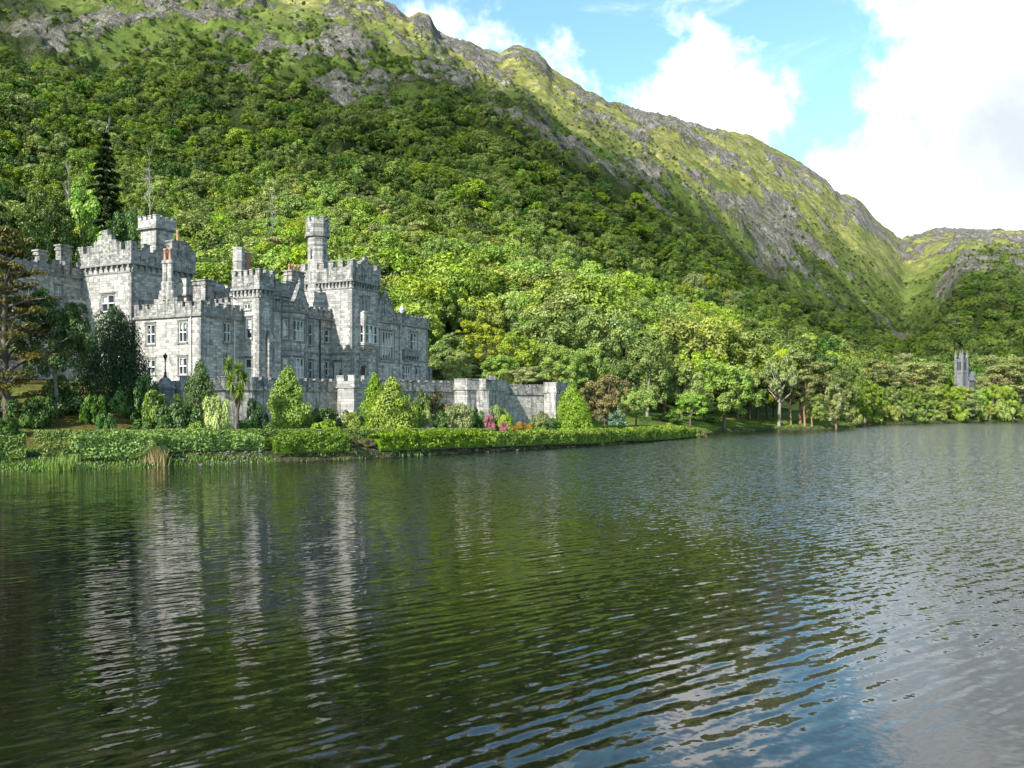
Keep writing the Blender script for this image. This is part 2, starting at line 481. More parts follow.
def surface(X, Y, p, z):
    """adds the relief to the node heights; returns z and the rock share"""
    w = sstep(6.15, 7.2, p) * (1 - 0.80 * sstep(8.6, 9.0, p))
    z = z + (fbm(X, Y, 110, 3, 0.5, 3) - 0.5) * 34 * w + (fbm(X, Y, 38, 3, 0.5, 11) - 0.5) * 12 * w
    # gullies running down the slope
    gul = 1 - np.abs(fbm(X + 0.5 * Y, Y * 0.25, 60, 3, 0.5, 21) - 0.5) * 2
    z = z - np.clip(gul - 0.80, 0, 1) * 20 * w
    bias = I(p, [6, 7.0, 7.45, 7.8, 8.0, 8.25, 8.6, 8.9, 9.0, 10], [-1, -0.35, -0.15, -0.02, 0.065, 0.02, 0.0, 0.045, 0.06, 0.03])
    c = 512 + FPX * X / Y
    bias = bias - 0.14 * sstep(760, 820, c) * (1 - sstep(7.95, 8.2, p)) - 0.09 * sstep(790, 840, c) * (1 - sstep(935, 950, c)) * (1 - sstep(8.4, 8.75, p)) - 0.05 * (1 - sstep(60, 260, c)) * (p < 8.6)
    bias = bias + 0.10 * np.exp(-((c - 965) / 45.0) ** 2 - ((p - 8.05) / 0.12) ** 2) + 0.16 * np.exp(-((c - 610) / 70.0) ** 2 - ((p - 7.93) / 0.14) ** 2)
    bias = bias + 0.13 * np.exp(-((c - 870) / 30.0) ** 2 - ((p - 8.8) / 0.2) ** 2) - 0.08 * np.exp(-((c - 900) / 35.0) ** 2 - ((p - 8.45) / 0.25) ** 2)
    field = 0.6 * fbm(X - 0.4 * Y, Y * 0.7, 70, 5, 0.55, 31) + 0.4 * fbm(X, Y, 22, 4, 0.55, 41) + bias
    bias = bias - 0.11 * np.exp(-((c - 740) / 70.0) ** 2 - ((p - 8.25) / 0.25) ** 2)
    small = 0.62 * fbm(X - 0.3 * Y, Y * 0.8, 26, 4, 0.6, 81) + 0.38 * fbm(X, Y, 120, 2, 0.5, 83) + np.minimum(bias, 0.02) * 0.8
    rock = np.maximum(sstep(0.525, 0.61, field - 0.012 * sstep(8.2, 8.5, p)), sstep(0.54, 0.60, small) * 0.9)
    crag = np.abs(fbm(X, Y, 26, 5, 0.6, 51) - 0.5) * 2
    edge = 1 - 0.55 * sstep(8.85, 9.0, p)
    calmridge = 1 - 0.6 * sstep(8.7, 8.95, p) * np.exp(-((c - 522) / 45.0) ** 4)
    edge = edge * calmridge
    z = z + rock * (1.0 - crag) * 9 * edge - rock * 3.5 + (fbm(X, Y, 9, 3, 0.55, 61) - 0.5) * (2.4 + 7 * rock) * sstep(6.3, 7.6, p) * calmridge
    z = z + (fbm(X, Y, 30, 4, 0.6, 63) - 0.5) * 9 * calmridge * sstep(7.6, 8.0, p) * (1 - 0.6 * sstep(8.85, 9.0, p))
    # the two round knobs on the skyline
    for kc, kp, kw, kh in ((523, 8.98, 20, 5), (424, 8.98, 10, 3)):
        z = z + kh * np.exp(-((c - kc) / kw) ** 4 - ((p - kp) / 0.14) ** 2)
    return z, rock


def ground(X, Y):
    """height and slope parameter of the ground at world points"""
    X = np.atleast_1d(np.asarray(X, float)); Y = np.atleast_1d(np.asarray(Y, float))
    Ys, Zs = nodes_at(512 + FPX * X / Y)
    k = np.clip((Y[:, None] >= Ys).sum(1) - 1, 0, 9)
    i = np.arange(len(X))
    t = np.clip((Y - Ys[i, k]) / (Ys[i, k + 1] - Ys[i, k]), 0, 1)
    z = Zs[i, k] * (1 - t) + Zs[i, k + 1] * t
    z, rock = surface(X, Y, k + t, z)
    return z, k + t, rock


def gz(x, y):
    return float(ground([x], [y])[0][0])


def ground_mat():
    m, t = material('hillside_ground')
    co = t.n('ShaderNodeTexCoord').outputs['Object']
    A = lambda nm: t.n('ShaderNodeAttribute', attribute_name=nm, attribute_type='GEOMETRY').outputs['Fac']
    n1 = t.noise(co, 0.020, 5, 0.6)
    n2 = t.noise(co, 0.11, 6, 0.65)
    n3 = t.noise(co, 0.9, 5, 0.65)
    grass = t.ramp(t.math('ADD', t.math('MULTIPLY', n1, 0.35), t.math('MULTIPLY', n2, 0.65)),
                   [(0.34, (0.105, 0.095, 0.040)), (0.43, (0.140, 0.145, 0.038)), (0.52, (0.225, 0.225, 0.068)), (0.64, (0.370, 0.330, 0.140))])
    n4 = t.noise(co, 0.085, 7, 0.72, 0.5)
    grass = t.mixc(t.mapr(n4, 0.55, 0.64), grass, (0.110, 0.088, 0.050))
    grass = t.mixc(t.mapr(n3, 0.48, 0.66), grass, (0.075, 0.085, 0.026))
    mp = t.n('ShaderNodeMapping', {'Vector': co, 'Scale': (1, 1, 0.45), 'Rotation': (0, 0, 0.6)}).outputs[0]
    r1 = t.noise(mp, 0.075, 9, 0.76, 0.6)
    r2 = t.noise(mp, 0.55, 6, 0.7)
    rockc = t.ramp(t.math('ADD', t.math('MULTIPLY', r1, 0.6), t.math('MULTIPLY', r2, 0.4)), [(0.36, (0.075, 0.070, 0.064)), (0.5, (0.230, 0.208, 0.185)), (0.62, (0.48, 0.44, 0.39))])
    r3 = t.noise(mp, 0.24, 6, 0.75, 1.2)
    rockc = t.mixc(t.mapr(t.math('ABSOLUTE', t.math('SUBTRACT', r3, 0.5)), 0.035, 0.0), rockc, (0.060, 0.057, 0.050))
    rockc = t.mixc(t.mapr(t.noise(co, 0.35, 5, 0.7), 0.54, 0.62), rockc, (0.120, 0.125, 0.040))
    fern = t.ramp(t.math('ADD', t.math('MULTIPLY', n2, 0.5), t.math('MULTIPLY', n3, 0.5)), [(0.34, (0.035, 0.060, 0.012)), (0.50, (0.085, 0.130, 0.022)), (0.66, (0.170, 0.210, 0.040))])
    scrub = t.mapr(t.noise(co, 0.22, 6, 0.68, 0.4), 0.46, 0.58)
    fern = t.mixc(t.math('MULTIPLY', scrub, 0.85), fern, t.mixc(n3, (0.018, 0.034, 0.008), (0.060, 0.090, 0.018)))
    grass = t.mixc(t.math('MULTIPLY', A('fern'), 0.9), grass, fern)
    rb = t.math('ADD', t.math('MULTIPLY', t.noise(mp, 0.055, 8, 0.76, 0.6), 0.55), t.math('MULTIPLY', t.noise(mp, 0.17, 6, 0.72, 0.4), 0.45))
    rk = t.mapr(t.math('ADD', t.math('MULTIPLY', A('rock'), 1.0), t.math('MULTIPLY', t.math('SUBTRACT', rb, 0.5), 3.6)), 0.62, 0.78)
    open_ = t.mixc(rk, grass, rockc)
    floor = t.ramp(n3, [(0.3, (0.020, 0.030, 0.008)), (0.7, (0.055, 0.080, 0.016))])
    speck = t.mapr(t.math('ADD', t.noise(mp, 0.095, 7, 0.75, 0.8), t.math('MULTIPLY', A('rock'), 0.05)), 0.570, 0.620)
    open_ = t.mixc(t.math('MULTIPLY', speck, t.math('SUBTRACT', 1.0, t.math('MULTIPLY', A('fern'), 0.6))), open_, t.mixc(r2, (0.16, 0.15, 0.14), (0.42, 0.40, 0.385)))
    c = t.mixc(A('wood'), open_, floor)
    lawn_noise = t.noise(co, 0.16, 4, 0.6)
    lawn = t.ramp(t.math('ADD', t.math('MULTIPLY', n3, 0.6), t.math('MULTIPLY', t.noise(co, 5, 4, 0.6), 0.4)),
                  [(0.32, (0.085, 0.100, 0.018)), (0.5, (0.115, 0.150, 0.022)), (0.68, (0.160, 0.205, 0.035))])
    lawn = t.mixc(t.math('MULTIPLY', A('dry'), t.mapr(lawn_noise, 0.3, 0.55)), lawn, (0.105, 0.085, 0.022))  # left lawn mixed in patches towards a darker olive-brown
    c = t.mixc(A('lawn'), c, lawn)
    bank = t.ramp(n3, [(0.35, (0.030, 0.028, 0.018)), (0.65, (0.085, 0.085, 0.040))])
    c = t.mixc(A('bank'), c, bank)
    pave = t.ramp(t.noise(co, 3, 4, 0.6), [(0.3, (0.22, 0.205, 0.18)), (0.7, (0.36, 0.34, 0.31))])
    c = t.mixc(A('gravel'), c, pave)
    h = t.math('ADD', t.math('MULTIPLY', t.math('ADD', r1, t.math('MULTIPLY', r2, 0.35)), t.math('ADD', 0.25, rk)), t.math('MULTIPLY', n3, 0.12))
    h = t.math('ADD', h, t.math('MULTIPLY', speck, 0.25))
    finish(t, c, 0.95, h, 1.0, 5.0, 0.1)
    return m


def build_ground():
    cs = np.concatenate([np.arange(-600, -60, 9.0), np.arange(-60, 1090, 1.6), np.arange(1090, 1701, 9.0)])
    par = np.concatenate([np.linspace(k, k + 1, s, endpoint=False) for k, s in enumerate((4, 4, 4, 8, 3, 14, 55, 130, 170, 14))] + [[10.0]])
    Ys, Zs = nodes_at(cs)
    k = np.minimum(par.astype(int), 9); f = par - k
    Y = Ys[:, k] * (1 - f) + Ys[:, k + 1] * f
    Z = Zs[:, k] * (1 - f) + Zs[:, k + 1] * f
    X = (cs[:, None] - 512) / FPX * Y
    p = np.broadcast_to(par, Y.shape)
    z, rock = surface(X.ravel(), Y.ravel(), p.ravel(), Z.ravel())
    nC, nR = Y.shape
    V = np.stack([X.ravel(), Y.ravel(), z], 1)
    idx = np.arange(nC * nR).reshape(nC, nR)
    Q = np.stack([idx[:-1, :-1], idx[1:, :-1], idx[1:, 1:], idx[:-1, 1:]], -1).reshape(-1, 4)
    me = arr_mesh('ground', V, Q, [ground_mat()], smooth=True)
    pp = p.ravel(); cc = np.repeat(cs, nR)

    def attr(nm, a):
        at = me.attributes.new(nm, 'FLOAT', 'POINT'); at.data.foreach_set('value', np.ascontiguousarray(a, dtype=np.float32))
    wn = (fbm(V[:, 0], V[:, 1], 40, 4, 0.55, 71) - 0.5) * 0.9
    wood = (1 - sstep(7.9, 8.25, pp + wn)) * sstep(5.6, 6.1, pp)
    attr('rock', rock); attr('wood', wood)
    attr('fern', 1 - sstep(8.15, 8.65, pp + (fbm(V[:, 0], V[:, 1], 60, 4, 0.55, 73) - 0.5) * 0.7))
    lawn = sstep(2.6, 3.2, pp) * (1 - sstep(5.4, 6.0, pp))
    sparse_lawn = ((cc > 640) & (cc < 715) & (pp > 4.6))  # most of the lawn cover taken away over these columns
    lawn = np.where(sparse_lawn, lawn * 0.3, lawn)
    terrace = ((cc > 176) & (cc < 574) & (pp > 4.5) & (pp < 6.0)).astype(float)
    attr('lawn', lawn * (1 - terrace)); attr('gravel', terrace)
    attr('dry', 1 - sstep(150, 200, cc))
    attr('bank', (1 - sstep(2.0, 2.9, pp)) * 1.0)
    o = link('hillside', me)
    tag(o, kind='structure')
    return o


build_ground()


def water_mat():
    m, t = material('lake_water')
    co = t.n('ShaderNodeTexCoord').outputs['Object']
    sp = t.n('ShaderNodeSeparateXYZ', {0: co})
    # wind: sheltered in front of the castle on the left, ruffled in the open lake to the right
    wind = t.math('ADD', t.math('MULTIPLY', sp.outputs[0], 0.62), t.math('MULTIPLY', t.math('SUBTRACT', t.math('MINIMUM', sp.outputs[1], 130.0), 45.0), 0.5))
    patch = t.noise(t.n('ShaderNodeMapping', {'Vector': co, 'Scale': (0.35, 1, 1)}).outputs[0], 0.035, 3, 0.5)
    calm = t.mapr(t.math('ADD', wind, t.math('MULTIPLY', t.math('SUBTRACT', patch, 0.5), 26.0)), -10.0, 16.0)

    # slopes of several ripple trains; each train leans the surface along the way it travels
    sx = sy = None
    def lean(rot, v):
        nonlocal sx, sy
        vx = t.math('MULTIPLY', v, -math.sin(rot)); vy = t.math('MULTIPLY', v, math.cos(rot))
        sx = vx if sx is None else t.math('ADD', sx, vx)
        sy = vy if sy is None else t.math('ADD', sy, vy)

    def turned(rot, ls):
        return t.n('ShaderNodeMapping', {'Vector': co, 'Rotation': (0, 0, rot), 'Scale': (ls, 1, 1)}, vector_type='TEXTURE').outputs[0]
    for rot, ls, sc, det, rough, dist, a0, a1 in ((R(36), 3.6, 2.4, 2.0, 0.45, 0.4, 0.13, 0.42), (R(27), 3.0, 3.8, 2.0, 0.5, 0.3, 0.17, 0.85),
                                                  (R(50), 2.2, 6.0, 2.0, 0.5, 0.2, 0.13, 0.95), (R(8), 2.6, 0.30, 1.0, 0.5, 0.2, 0.05, 0.08), (R(-30), 1.6, 9.0, 1.0, 0.5, 0.0, 0.06, 0.65)):
        lean(rot, t.math('MULTIPLY', t.math('SUBTRACT', t.noise(turned(rot, ls), sc, det, rough, dist), 0.5), t.math('MULTIPLY_ADD', calm, a1 - a0, a0)))
    for rot, lam, ds, dsc, a0, a1 in ((R(34), 0.58, 5.0, 0.8, 0.062, 0.10), (R(41), 0.36, 6.0, 1.0, 0.066, 0.09)):
        wv = t.n('ShaderNodeTexWave', {'Vector': turned(rot, 3.0), 'Scale': 2 * math.pi / (20 * lam), 'Distortion': ds, 'Detail': 2.0, 'Detail Scale': dsc, 'Detail Roughness': 0.5},
                 wave_type='BANDS', bands_direction='Y', wave_profile='SIN').outputs['Fac']
        grp = t.mapr(t.noise(turned(rot, 2.0), 0.22, 2, 0.5), 0.34, 0.62, 0.25, 1.0)
        lean(rot, t.math('MULTIPLY', t.math('SUBTRACT', wv, 0.5), t.math('MULTIPLY', grp, t.math('MULTIPLY_ADD', calm, a1 - a0, a0))))
    sy = t.math('SUBTRACT', sy, t.math('MULTIPLY', calm, 0.060))      # added lean towards the camera, so ruffled water mirrors higher, brighter sky
    nv = t.n('ShaderNodeCombineXYZ', {0: sx, 1: sy, 2: 1.0}).outputs[0]
    nrm = t.n('ShaderNodeVectorMath', {0: nv}, operation='NORMALIZE').outputs[0]
    gl = t.n('ShaderNodeBsdfGlossy', {'Color': (1, 1, 1, 1), 'Roughness': 0.03, 'Normal': nrm})
    df = t.n('ShaderNodeBsdfDiffuse', {'Color': (0.0035, 0.0050, 0.0030, 1), 'Normal': nrm})
    fr = t.n('ShaderNodeFresnel', {'IOR': 1.5, 'Normal': nrm}).outputs[0]
    mx = t.n('ShaderNodeMixShader', {0: fr, 1: df.outputs[0], 2: gl.outputs[0]})
    t.n('ShaderNodeOutputMaterial', {'Surface': mx.outputs[0]})
    return m


wm = MB()
wm.poly([(-700, -80, 0), (2500, -80, 0), (2500, 900, 0), (-700, 900, 0)])
lake = wm.build('lake_water', water_mat())
tag(lake, kind='structure')


# ---------------------------------------------------------------- an added, unseen cloud behind the camera, outlined to shade the mid mountainside
def shade_cloud():
    px = [(330, 105), (400, 70), (480, 78), (560, 112), (625, 165), (690, 222), (745, 285), (800, 296), (850, 300), (880, 325), (920, 318), (1000, 300), (1090, 300), (1090, 372), (960, 372), (860, 352), (760, 322), (660, 272), (560, 230), (450, 185), (360, 150)]
    pol = []
    alt = 1300.0
    for x, y in px:
        # walk outwards along the direction until the ground is met
        Y = np.linspace(140, 1500, 900); X = (x - 512) / FPX * Y
        z = ground(X, Y)[0]; line = CAMZ + (HZ - y) / FPX * Y
        k = int(np.argmax(z > line)) or 899
        k_ = (alt - z[k]) / to_sun.z
        pol.append((X[k] + to_sun.x * k_, Y[k] + to_sun.y * k_))
    pol = np.array(pol)
    lo = pol.min(0) - 60; hi = pol.max(0) + 60
    st = 14.0
    gx = np.arange(lo[0], hi[0], st); gy = np.arange(lo[1], hi[1], st)
    XX, YY = np.meshgrid(gx, gy, indexing='ij')
    # signed distance to the outline
    d2 = np.full(XX.shape, 1e9); ins = np.zeros(XX.shape, bool)
    for i in range(len(pol)):
        a = pol[i]; b = pol[(i + 1) % len(pol)]
        t = np.clip(((XX - a[0]) * (b - a)[0] + (YY - a[1]) * (b - a)[1]) / max(1e-6, ((b - a) ** 2).sum()), 0, 1)
        d2 = np.minimum(d2, np.hypot(XX - a[0] - t * (b - a)[0], YY - a[1] - t * (b - a)[1]))
        c = ((a[1] > YY) != (b[1] > YY)) & (XX < (b[0] - a[0]) * (YY - a[1]) / (b[1] - a[1] + 1e-9) + a[0])
        ins ^= c
    sd = np.where(ins, d2, -d2) + (fbm(XX, YY, 60, 4, 0.55, 5) - 0.5) * 55
    th = np.sqrt(np.clip(sd, 0, 60) / 60)
    top = alt + th * (25 + 45 * fbm(XX, YY, 70, 4, 0.55, 6)); bot = alt - th * (6 + 10 * fbm(XX, YY, 60, 3, 0.5, 7))
    m = sd > 0
    nX, nY = XX.shape
    V = np.concatenate([np.stack([XX.ravel(), YY.ravel(), top.ravel()], 1), np.stack([XX.ravel(), YY.ravel(), bot.ravel()], 1)])
    idx = np.arange(nX * nY).reshape(nX, nY)
    cell = m[:-1, :-1] | m[1:, :-1] | m[1:, 1:] | m[:-1, 1:]
    q = np.stack([idx[:-1, :-1], idx[1:, :-1], idx[1:, 1:], idx[:-1, 1:]], -1)[cell]
    Q = np.concatenate([q, q[:, ::-1] + nX * nY])
    mt, t = material('added_cloud_white')
    t.n('ShaderNodeOutputMaterial', {'Surface': t.n('ShaderNodeMixShader', {0: 0.77, 1: t.n('ShaderNodeBsdfDiffuse', {'Color': (0.9, 0.9, 0.9, 1)}).outputs[0], 2: t.n('ShaderNodeBsdfTransparent').outputs[0]}).outputs[0]})
    o = link('added_cloud', arr_mesh('added_cloud', V, Q, [mt], smooth=True))
    tag(o, kind='structure')


shade_cloud()

# ---------------------------------------------------------------- the castle, in its own frame: x along the front, y back into the hill
CA = R(63.0)
CU = Vector((math.cos(CA), math.sin(CA))); CV = Vector((-CU.y, CU.x))
CO = Vector((-23.0, 128.0))
castle = empty('castle', (CO.x, CO.y, 0), CA)
tag(castle, 'grey stone castle with battlements and towers standing on the lake terrace', 'castle')
BASE = 6.6


def cw(a, b):
    return CO + CU * a + CV * b


def on_wall(px, p0, p1):
    """distance along the wall p0->p1 (castle frame) at which it is seen under the direction px, and its depth there"""
    A = cw(*p0); B = cw(*p1); d = (B - A).normalized()
    r = (px - 512) / FPX
    s = (r * A.y - A.x) / (d.x - r * d.y)
    return s, A.y + s * d.y


def zat(py, Y):
    return CAMZ + (HZ - py) / FPX * Y


def rect_on(p0, p1, x0, x1, y0, y1):
    s0, Ya = on_wall(x0, p0, p1); s1, Yb = on_wall(x1, p0, p1)
    Ym = (Ya + Yb) / 2
    return (s0, s1, zat(y1, Ym), zat(y0, Ym))


def wall(mb, p0, p1, z0, z1, holes=(), depth=0.35, m=0):
    """one wall face with real openings and their reveals"""
    P0 = Vector(p0); P1 = Vector(p1); L = (P1 - P0).length; d = (P1 - P0) / L; n = Vector((d.y, -d.x))
    ss = sorted({0.0, L} | {min(max(h[0], 0), L) for h in holes} | {min(max(h[1], 0), L) for h in holes})
    zs = sorted({z0, z1} | {min(max(h[2], z0), z1) for h in holes} | {min(max(h[3], z0), z1) for h in holes})

    def pt(s, z, k=0.0):
        q = P0 + d * s + n * k
        return (q.x, q.y, z)
    for i in range(len(ss) - 1):
        for j in range(len(zs) - 1):
            cs, cz = (ss[i] + ss[i + 1]) / 2, (zs[j] + zs[j + 1]) / 2
            if any(h[0] < cs < h[1] and h[2] < cz < h[3] for h in holes):
                continue
            mb.poly([pt(ss[i], zs[j]), pt(ss[i + 1], zs[j]), pt(ss[i + 1], zs[j + 1]), pt(ss[i], zs[j + 1])], m)
    for s0, s1, a, b in (h[:4] for h in holes):
        mb.poly([pt(s0, a), pt(s0, a, -depth), pt(s0, b, -depth), pt(s0, b)], m)
        mb.poly([pt(s1, a, -depth), pt(s1, a), pt(s1, b), pt(s1, b, -depth)], m)
        mb.poly([pt(s0, a), pt(s1, a), pt(s1, a, -depth), pt(s0, a, -depth)], m)
        mb.poly([pt(s0, b, -depth), pt(s1, b, -depth), pt(s1, b), pt(s0, b)], m)


def window(parent, p0, p1, r, lights=2, transom=True, trim=0.20, hood=True, sill=True, arch=False):
    """stone mullioned window: glass, mullions, transom, dark dressed surround, sill and hood"""
    s0, s1, z0, z1 = r
    w = MB()
    e = 0.004
    w.obox(p0, p1, s0 - 0.02, s1 + 0.02, -0.40, -0.30, z0 - 0.02, z1 + 0.02, 1)
    mw = 0.115
    W = s1 - s0
    for i in range(lights + 1):
        c = s0 + W * i / lights
        a, b = c - mw / 2, c + mw / 2
        if i == 0: a, b = s0 + e, s0 + mw * 0.8
        if i == lights: a, b = s1 - mw * 0.8, s1 - e
        w.obox(p0, p1, a, b, -0.31, -0.06, z0 + e, z1 - e, 0)
    w.obox(p0, p1, s0 + 2 * e, s1 - 2 * e, -0.31, -0.07, z1 - 0.12, z1 - 2 * e, 0)
    w.obox(p0, p1, s0 + 2 * e, s1 - 2 * e, -0.31, -0.07, z0 + 2 * e, z0 + 0.10, 0)
    if transom:
        zt = z0 + (z1 - z0) * 0.50
        w.obox(p0, p1, s0 + 2 * e, s1 - 2 * e, -0.31, -0.075, zt - 0.07, zt + 0.07, 0)
    if trim:
        k = 0.05
        w.obox(p0, p1, s0 - trim, s0 - e, -0.05, k, z0 - 0.02, z1 + trim, 2)
        w.obox(p0, p1, s1 + e, s1 + trim, -0.05, k, z0 - 0.02, z1 + trim, 2)
        w.obox(p0, p1, s0 - e, s1 + e, -0.05, k - e, z1 + e, z1 + trim - e, 2)
        if hood:
            w.obox(p0, p1, s0 - trim - 0.06, s1 + trim + 0.06, -0.05, 0.15, z1 + trim + e, z1 + trim + 0.12, 2)
        if sill:
            w.obox(p0, p1, s0 - trim - 0.05, s1 + trim + 0.05, -0.05, 0.14, z0 - 0.20, z0 - 0.024, 2)
    o = w.build('window', [MULLION, GLASS, STONE_TRIM], parent)
    return o


def openings(parent, mb, p0, p1, z0, z1, specs):
    """specs: (x0,x1,y0,y1[,lights,transom]) -> holes cut in the wall and a window object in each"""
    holes = []
    for sp in specs:
        r = rect_on(p0, p1, *sp[:4])
        holes.append(r)
    wall(mb, p0, p1, z0, z1, holes)
    return [(p0, p1, r, sp[4] if len(sp) > 4 else 2, sp[5] if len(sp) > 5 else True) for r, sp in zip(holes, specs)]


def parapet(parent, pts, z0, z1, mh=0.75, mw=0.85, gap=0.6, th=0.42, out=0.14, closed=True, cornice=True, corbel=0.0, mat=None, steps=None, skip=(), name='parapet'):
    """crenellated parapet on a footprint (counter clockwise), with its string course and corbel table"""
    pb = MB()
    n = len(pts)
    for i in range(n if closed else n - 1):
        if i in skip: continue
        p0, p1 = pts[i], pts[(i + 1) % n]
        L = (Vector(p1) - Vector(p0)).length
        e = 0.004 * (1 + i % 2) + 0.0013 * i
        a, b = -out + e, L + out - e
        pb.obox(p0, p1, a, b, out - th, out + e, z0, z1 - mh + e)
        span = b - a
        k = max(2, int(round((span - mw) / (mw + gap))) + 1)
        pitch = (span - mw) / (k - 1)
        for j in range(k):
            s = a + j * pitch
            zt = z1 + e + 0.05 * math.sin(j * 5.1 + i)
            pb.obox(p0, p1, s + 0.004, s + mw - 0.004, out - th - 0.01, out + e + 0.012, z1 - mh - 0.03, zt - 0.10)
            pb.obox(p0, p1, s - 0.05 + e, s + mw + 0.05 - e, out - th - 0.06, out + e + 0.07, zt - 0.105, zt)
        if steps and i in steps:
            cfrac, sw, sh, cnt = steps[i]
            c = L * cfrac
            for q in range(cnt):
                hw = sw * (cnt - q) - sw * 0.35
                pb.obox(p0, p1, c - hw, c + hw, out - th - 0.02 - 0.003 * q, out + e + 0.02 + 0.003 * q, z1 - mh - 0.05 + q * 0.001, z1 - mh + sh * (q + 1))
        if cornice:
            pb.obox(p0, p1, a - 0.12, b + 0.12, -0.05, out + 0.13 + e, z0 - 0.28 + e, z0 + 0.002, 1)
        if corbel:
            m = max(3, int(span / corbel))
            for j in range(m):
                s = a + (j + 0.5) * span / m
                pb.obox(p0, p1, s - 0.13, s + 0.13, -0.05, out + 0.04, z0 - 0.62, z0 - 0.275, 1)
                pb.obox(p0, p1, s - 0.11, s + 0.11, -0.05, out * 0.55, z0 - 0.92, z0 - 0.615, 1)
            pb.obox(p0, p1, a - 0.02, b + 0.02, -0.05, out * 0.3, z0 - 1.28, z0 - 1.08, 1)
    return pb.build(name, [mat or STONE_DARK, STONE_TRIM], parent)


def quoins(parent, corners, z0, z1):
    """darker dressed blocks up the corners; corner: (p, direction a, direction b) along both walls"""
    for (x, y), da, db in corners:
        q = MB(); z = z0; i = 0
        while z < z1 - 0.4:
            la, lb = (0.62, 0.36) if i % 2 else (0.36, 0.62)
            x0, x1 = sorted((x - da * 0.03, x + da * la)); y0, y1 = sorted((y - db * 0.03, y + db * lb))
            q.box(x0, x1, y0, y1, z + 0.012, z + 0.40)
            z += 0.415; i += 1
        q.build('quoins', STONE_TRIM, parent)


def body(name, pts, z0, z1, specs, parent=castle, roof=0.35, mat=None):
    """walls round a footprint with openings per edge, and a flat roof; returns the part"""
    mb = MB(); todo = []
    n = len(pts)
    for i in range(n):
        todo += openings(None, mb, pts[i], pts[(i + 1) % n], z0, z1, specs.get(i, ()))
    mb.poly([(p[0], p[1], z1 - roof) for p in pts], 1)
    o = mb.build(name, [mat or STONE, SLATE], parent)
    for p0, p1, r, l, tr in todo:
        window(o, p0, p1, r, l, tr)
    return o


def band(parent, pts, z, edges, h=0.26, out=0.12, closed=True):
    b = MB()
    for i in edges:
        p0, p1 = pts[i], pts[(i + 1) % len(pts)]
        L = (Vector(p1) - Vector(p0)).length
        e = 0.003 * (i + 1)
        b.obox(p0, p1, -out + e, L + out - e, -0.05, out + e, z - h / 2 + e, z + h / 2 + e)
    return b.build('string_course', STONE_TRIM, parent)


def chimney(parent, a, b, z0, z1, wa, wb, pots=2, mat=None, name='chimney'):
    c = MB()
    c.box(a - wa / 2, a + wa / 2, b - wb / 2, b + wb / 2, z0, z1 - 0.7)
    c.box(a - wa / 2 - 0.12, a + wa / 2 + 0.12, b - wb / 2 - 0.12, b + wb / 2 + 0.12, z1 - 0.72, z1 - 0.5)
    c.box(a - wa / 2 - 0.02, a + wa / 2 + 0.02, b - wb / 2 - 0.02, b + wb / 2 + 0.02, z1 - 0.51, z1 - 0.18)
    c.box(a - wa / 2 - 0.16, a + wa / 2 + 0.16, b - wb / 2 - 0.16, b + wb / 2 + 0.16, z1 - 0.19, z1)
    o = c.build(name, [mat or STONE_DARK], parent)
    for i in range(pots):
        q = MB()
        f = (i + 0.5) / pots - 0.5
        pa, pbb = (a + f * wa, b) if wa >= wb else (a, b + f * wb)
        q.lathe((pa, pbb, z1 - 0.03), [(0.20, 0), (0.17, 0.10), (0.15, 0.75), (0.19, 0.80), (0.19, 0.93), (0.13, 0.95)], 10)
        q.build('chimney_pot', TERRACOTTA, parent, True)
    return o


def pointed_gable(parent, p0, p1, s0, s1, z0, z1, th=0.5, out=0.2, finial=True, mat=None):
    g = MB()
    P0 = Vector(p0); d = (Vector(p1) - P0).normalized(); n = Vector((d.y, -d.x))
    cs = (s0 + s1) / 2

    def q(s, z, k):
        v = P0 + d * s + n * k
        return (v.x, v.y, z)
    prof = [(s0, z0), (s1, z0), (s1, z0 + 0.9), (cs + 0.32, z1 - 0.5), (cs + 0.32, z1), (cs - 0.32, z1), (cs - 0.32, z1 - 0.5), (s0, z0 + 0.9)]
    i = len(g.v)
    g.poly([q(s, z, out) for s, z in prof]); g.poly([q(s, z, out - th) for s, z in reversed(prof)])
    for j in range(len(prof)):
        a, b = prof[j], prof[(j + 1) % len(prof)]
        g.poly([q(a[0], a[1], out), q(a[0], a[1], out - th), q(b[0], b[1], out - th), q(b[0], b[1], out)])
    # raked coping
    for a, b in ((prof[2], prof[3]), (prof[7], prof[6])):
        k0, k1 = out + 0.09, out - th - 0.07
        g.box8([q(a[0], a[1] - 0.02, k0), q(b[0], b[1] - 0.02, k0), q(b[0], b[1] - 0.02, k1), q(a[0], a[1] - 0.02, k1),
                q(a[0], a[1] + 0.2, k0), q(b[0], b[1] + 0.2, k0), q(b[0], b[1] + 0.2, k1), q(a[0], a[1] + 0.2, k1)])
    # recessed panel with a small niche shown as a raised dark frame
    g.obox(p0, p1, cs - 0.32, cs + 0.32, out - 0.05, out + 0.05, z0 + 0.8, z0 + 1.7, 1)
    if finial:
        v = P0 + d * cs + n * (out - th / 2)
        g.lathe((v.x, v.y, z1 - 0.02), [(0.24, 0), (0.12, 0.3), (0.20, 0.42), (0.02, 0.95)], 8)
    return g.build('gable', [mat or STONE_DARK, STONE_TRIM], parent)


def ngon(a, b, r, k=8, rot=None):
    rot = math.pi / k if rot is None else rot
    return [(a + r * math.cos(rot + 2 * math.pi * i / k), b + r * math.sin(rot + 2 * math.pi * i / k)) for i in range(k)]


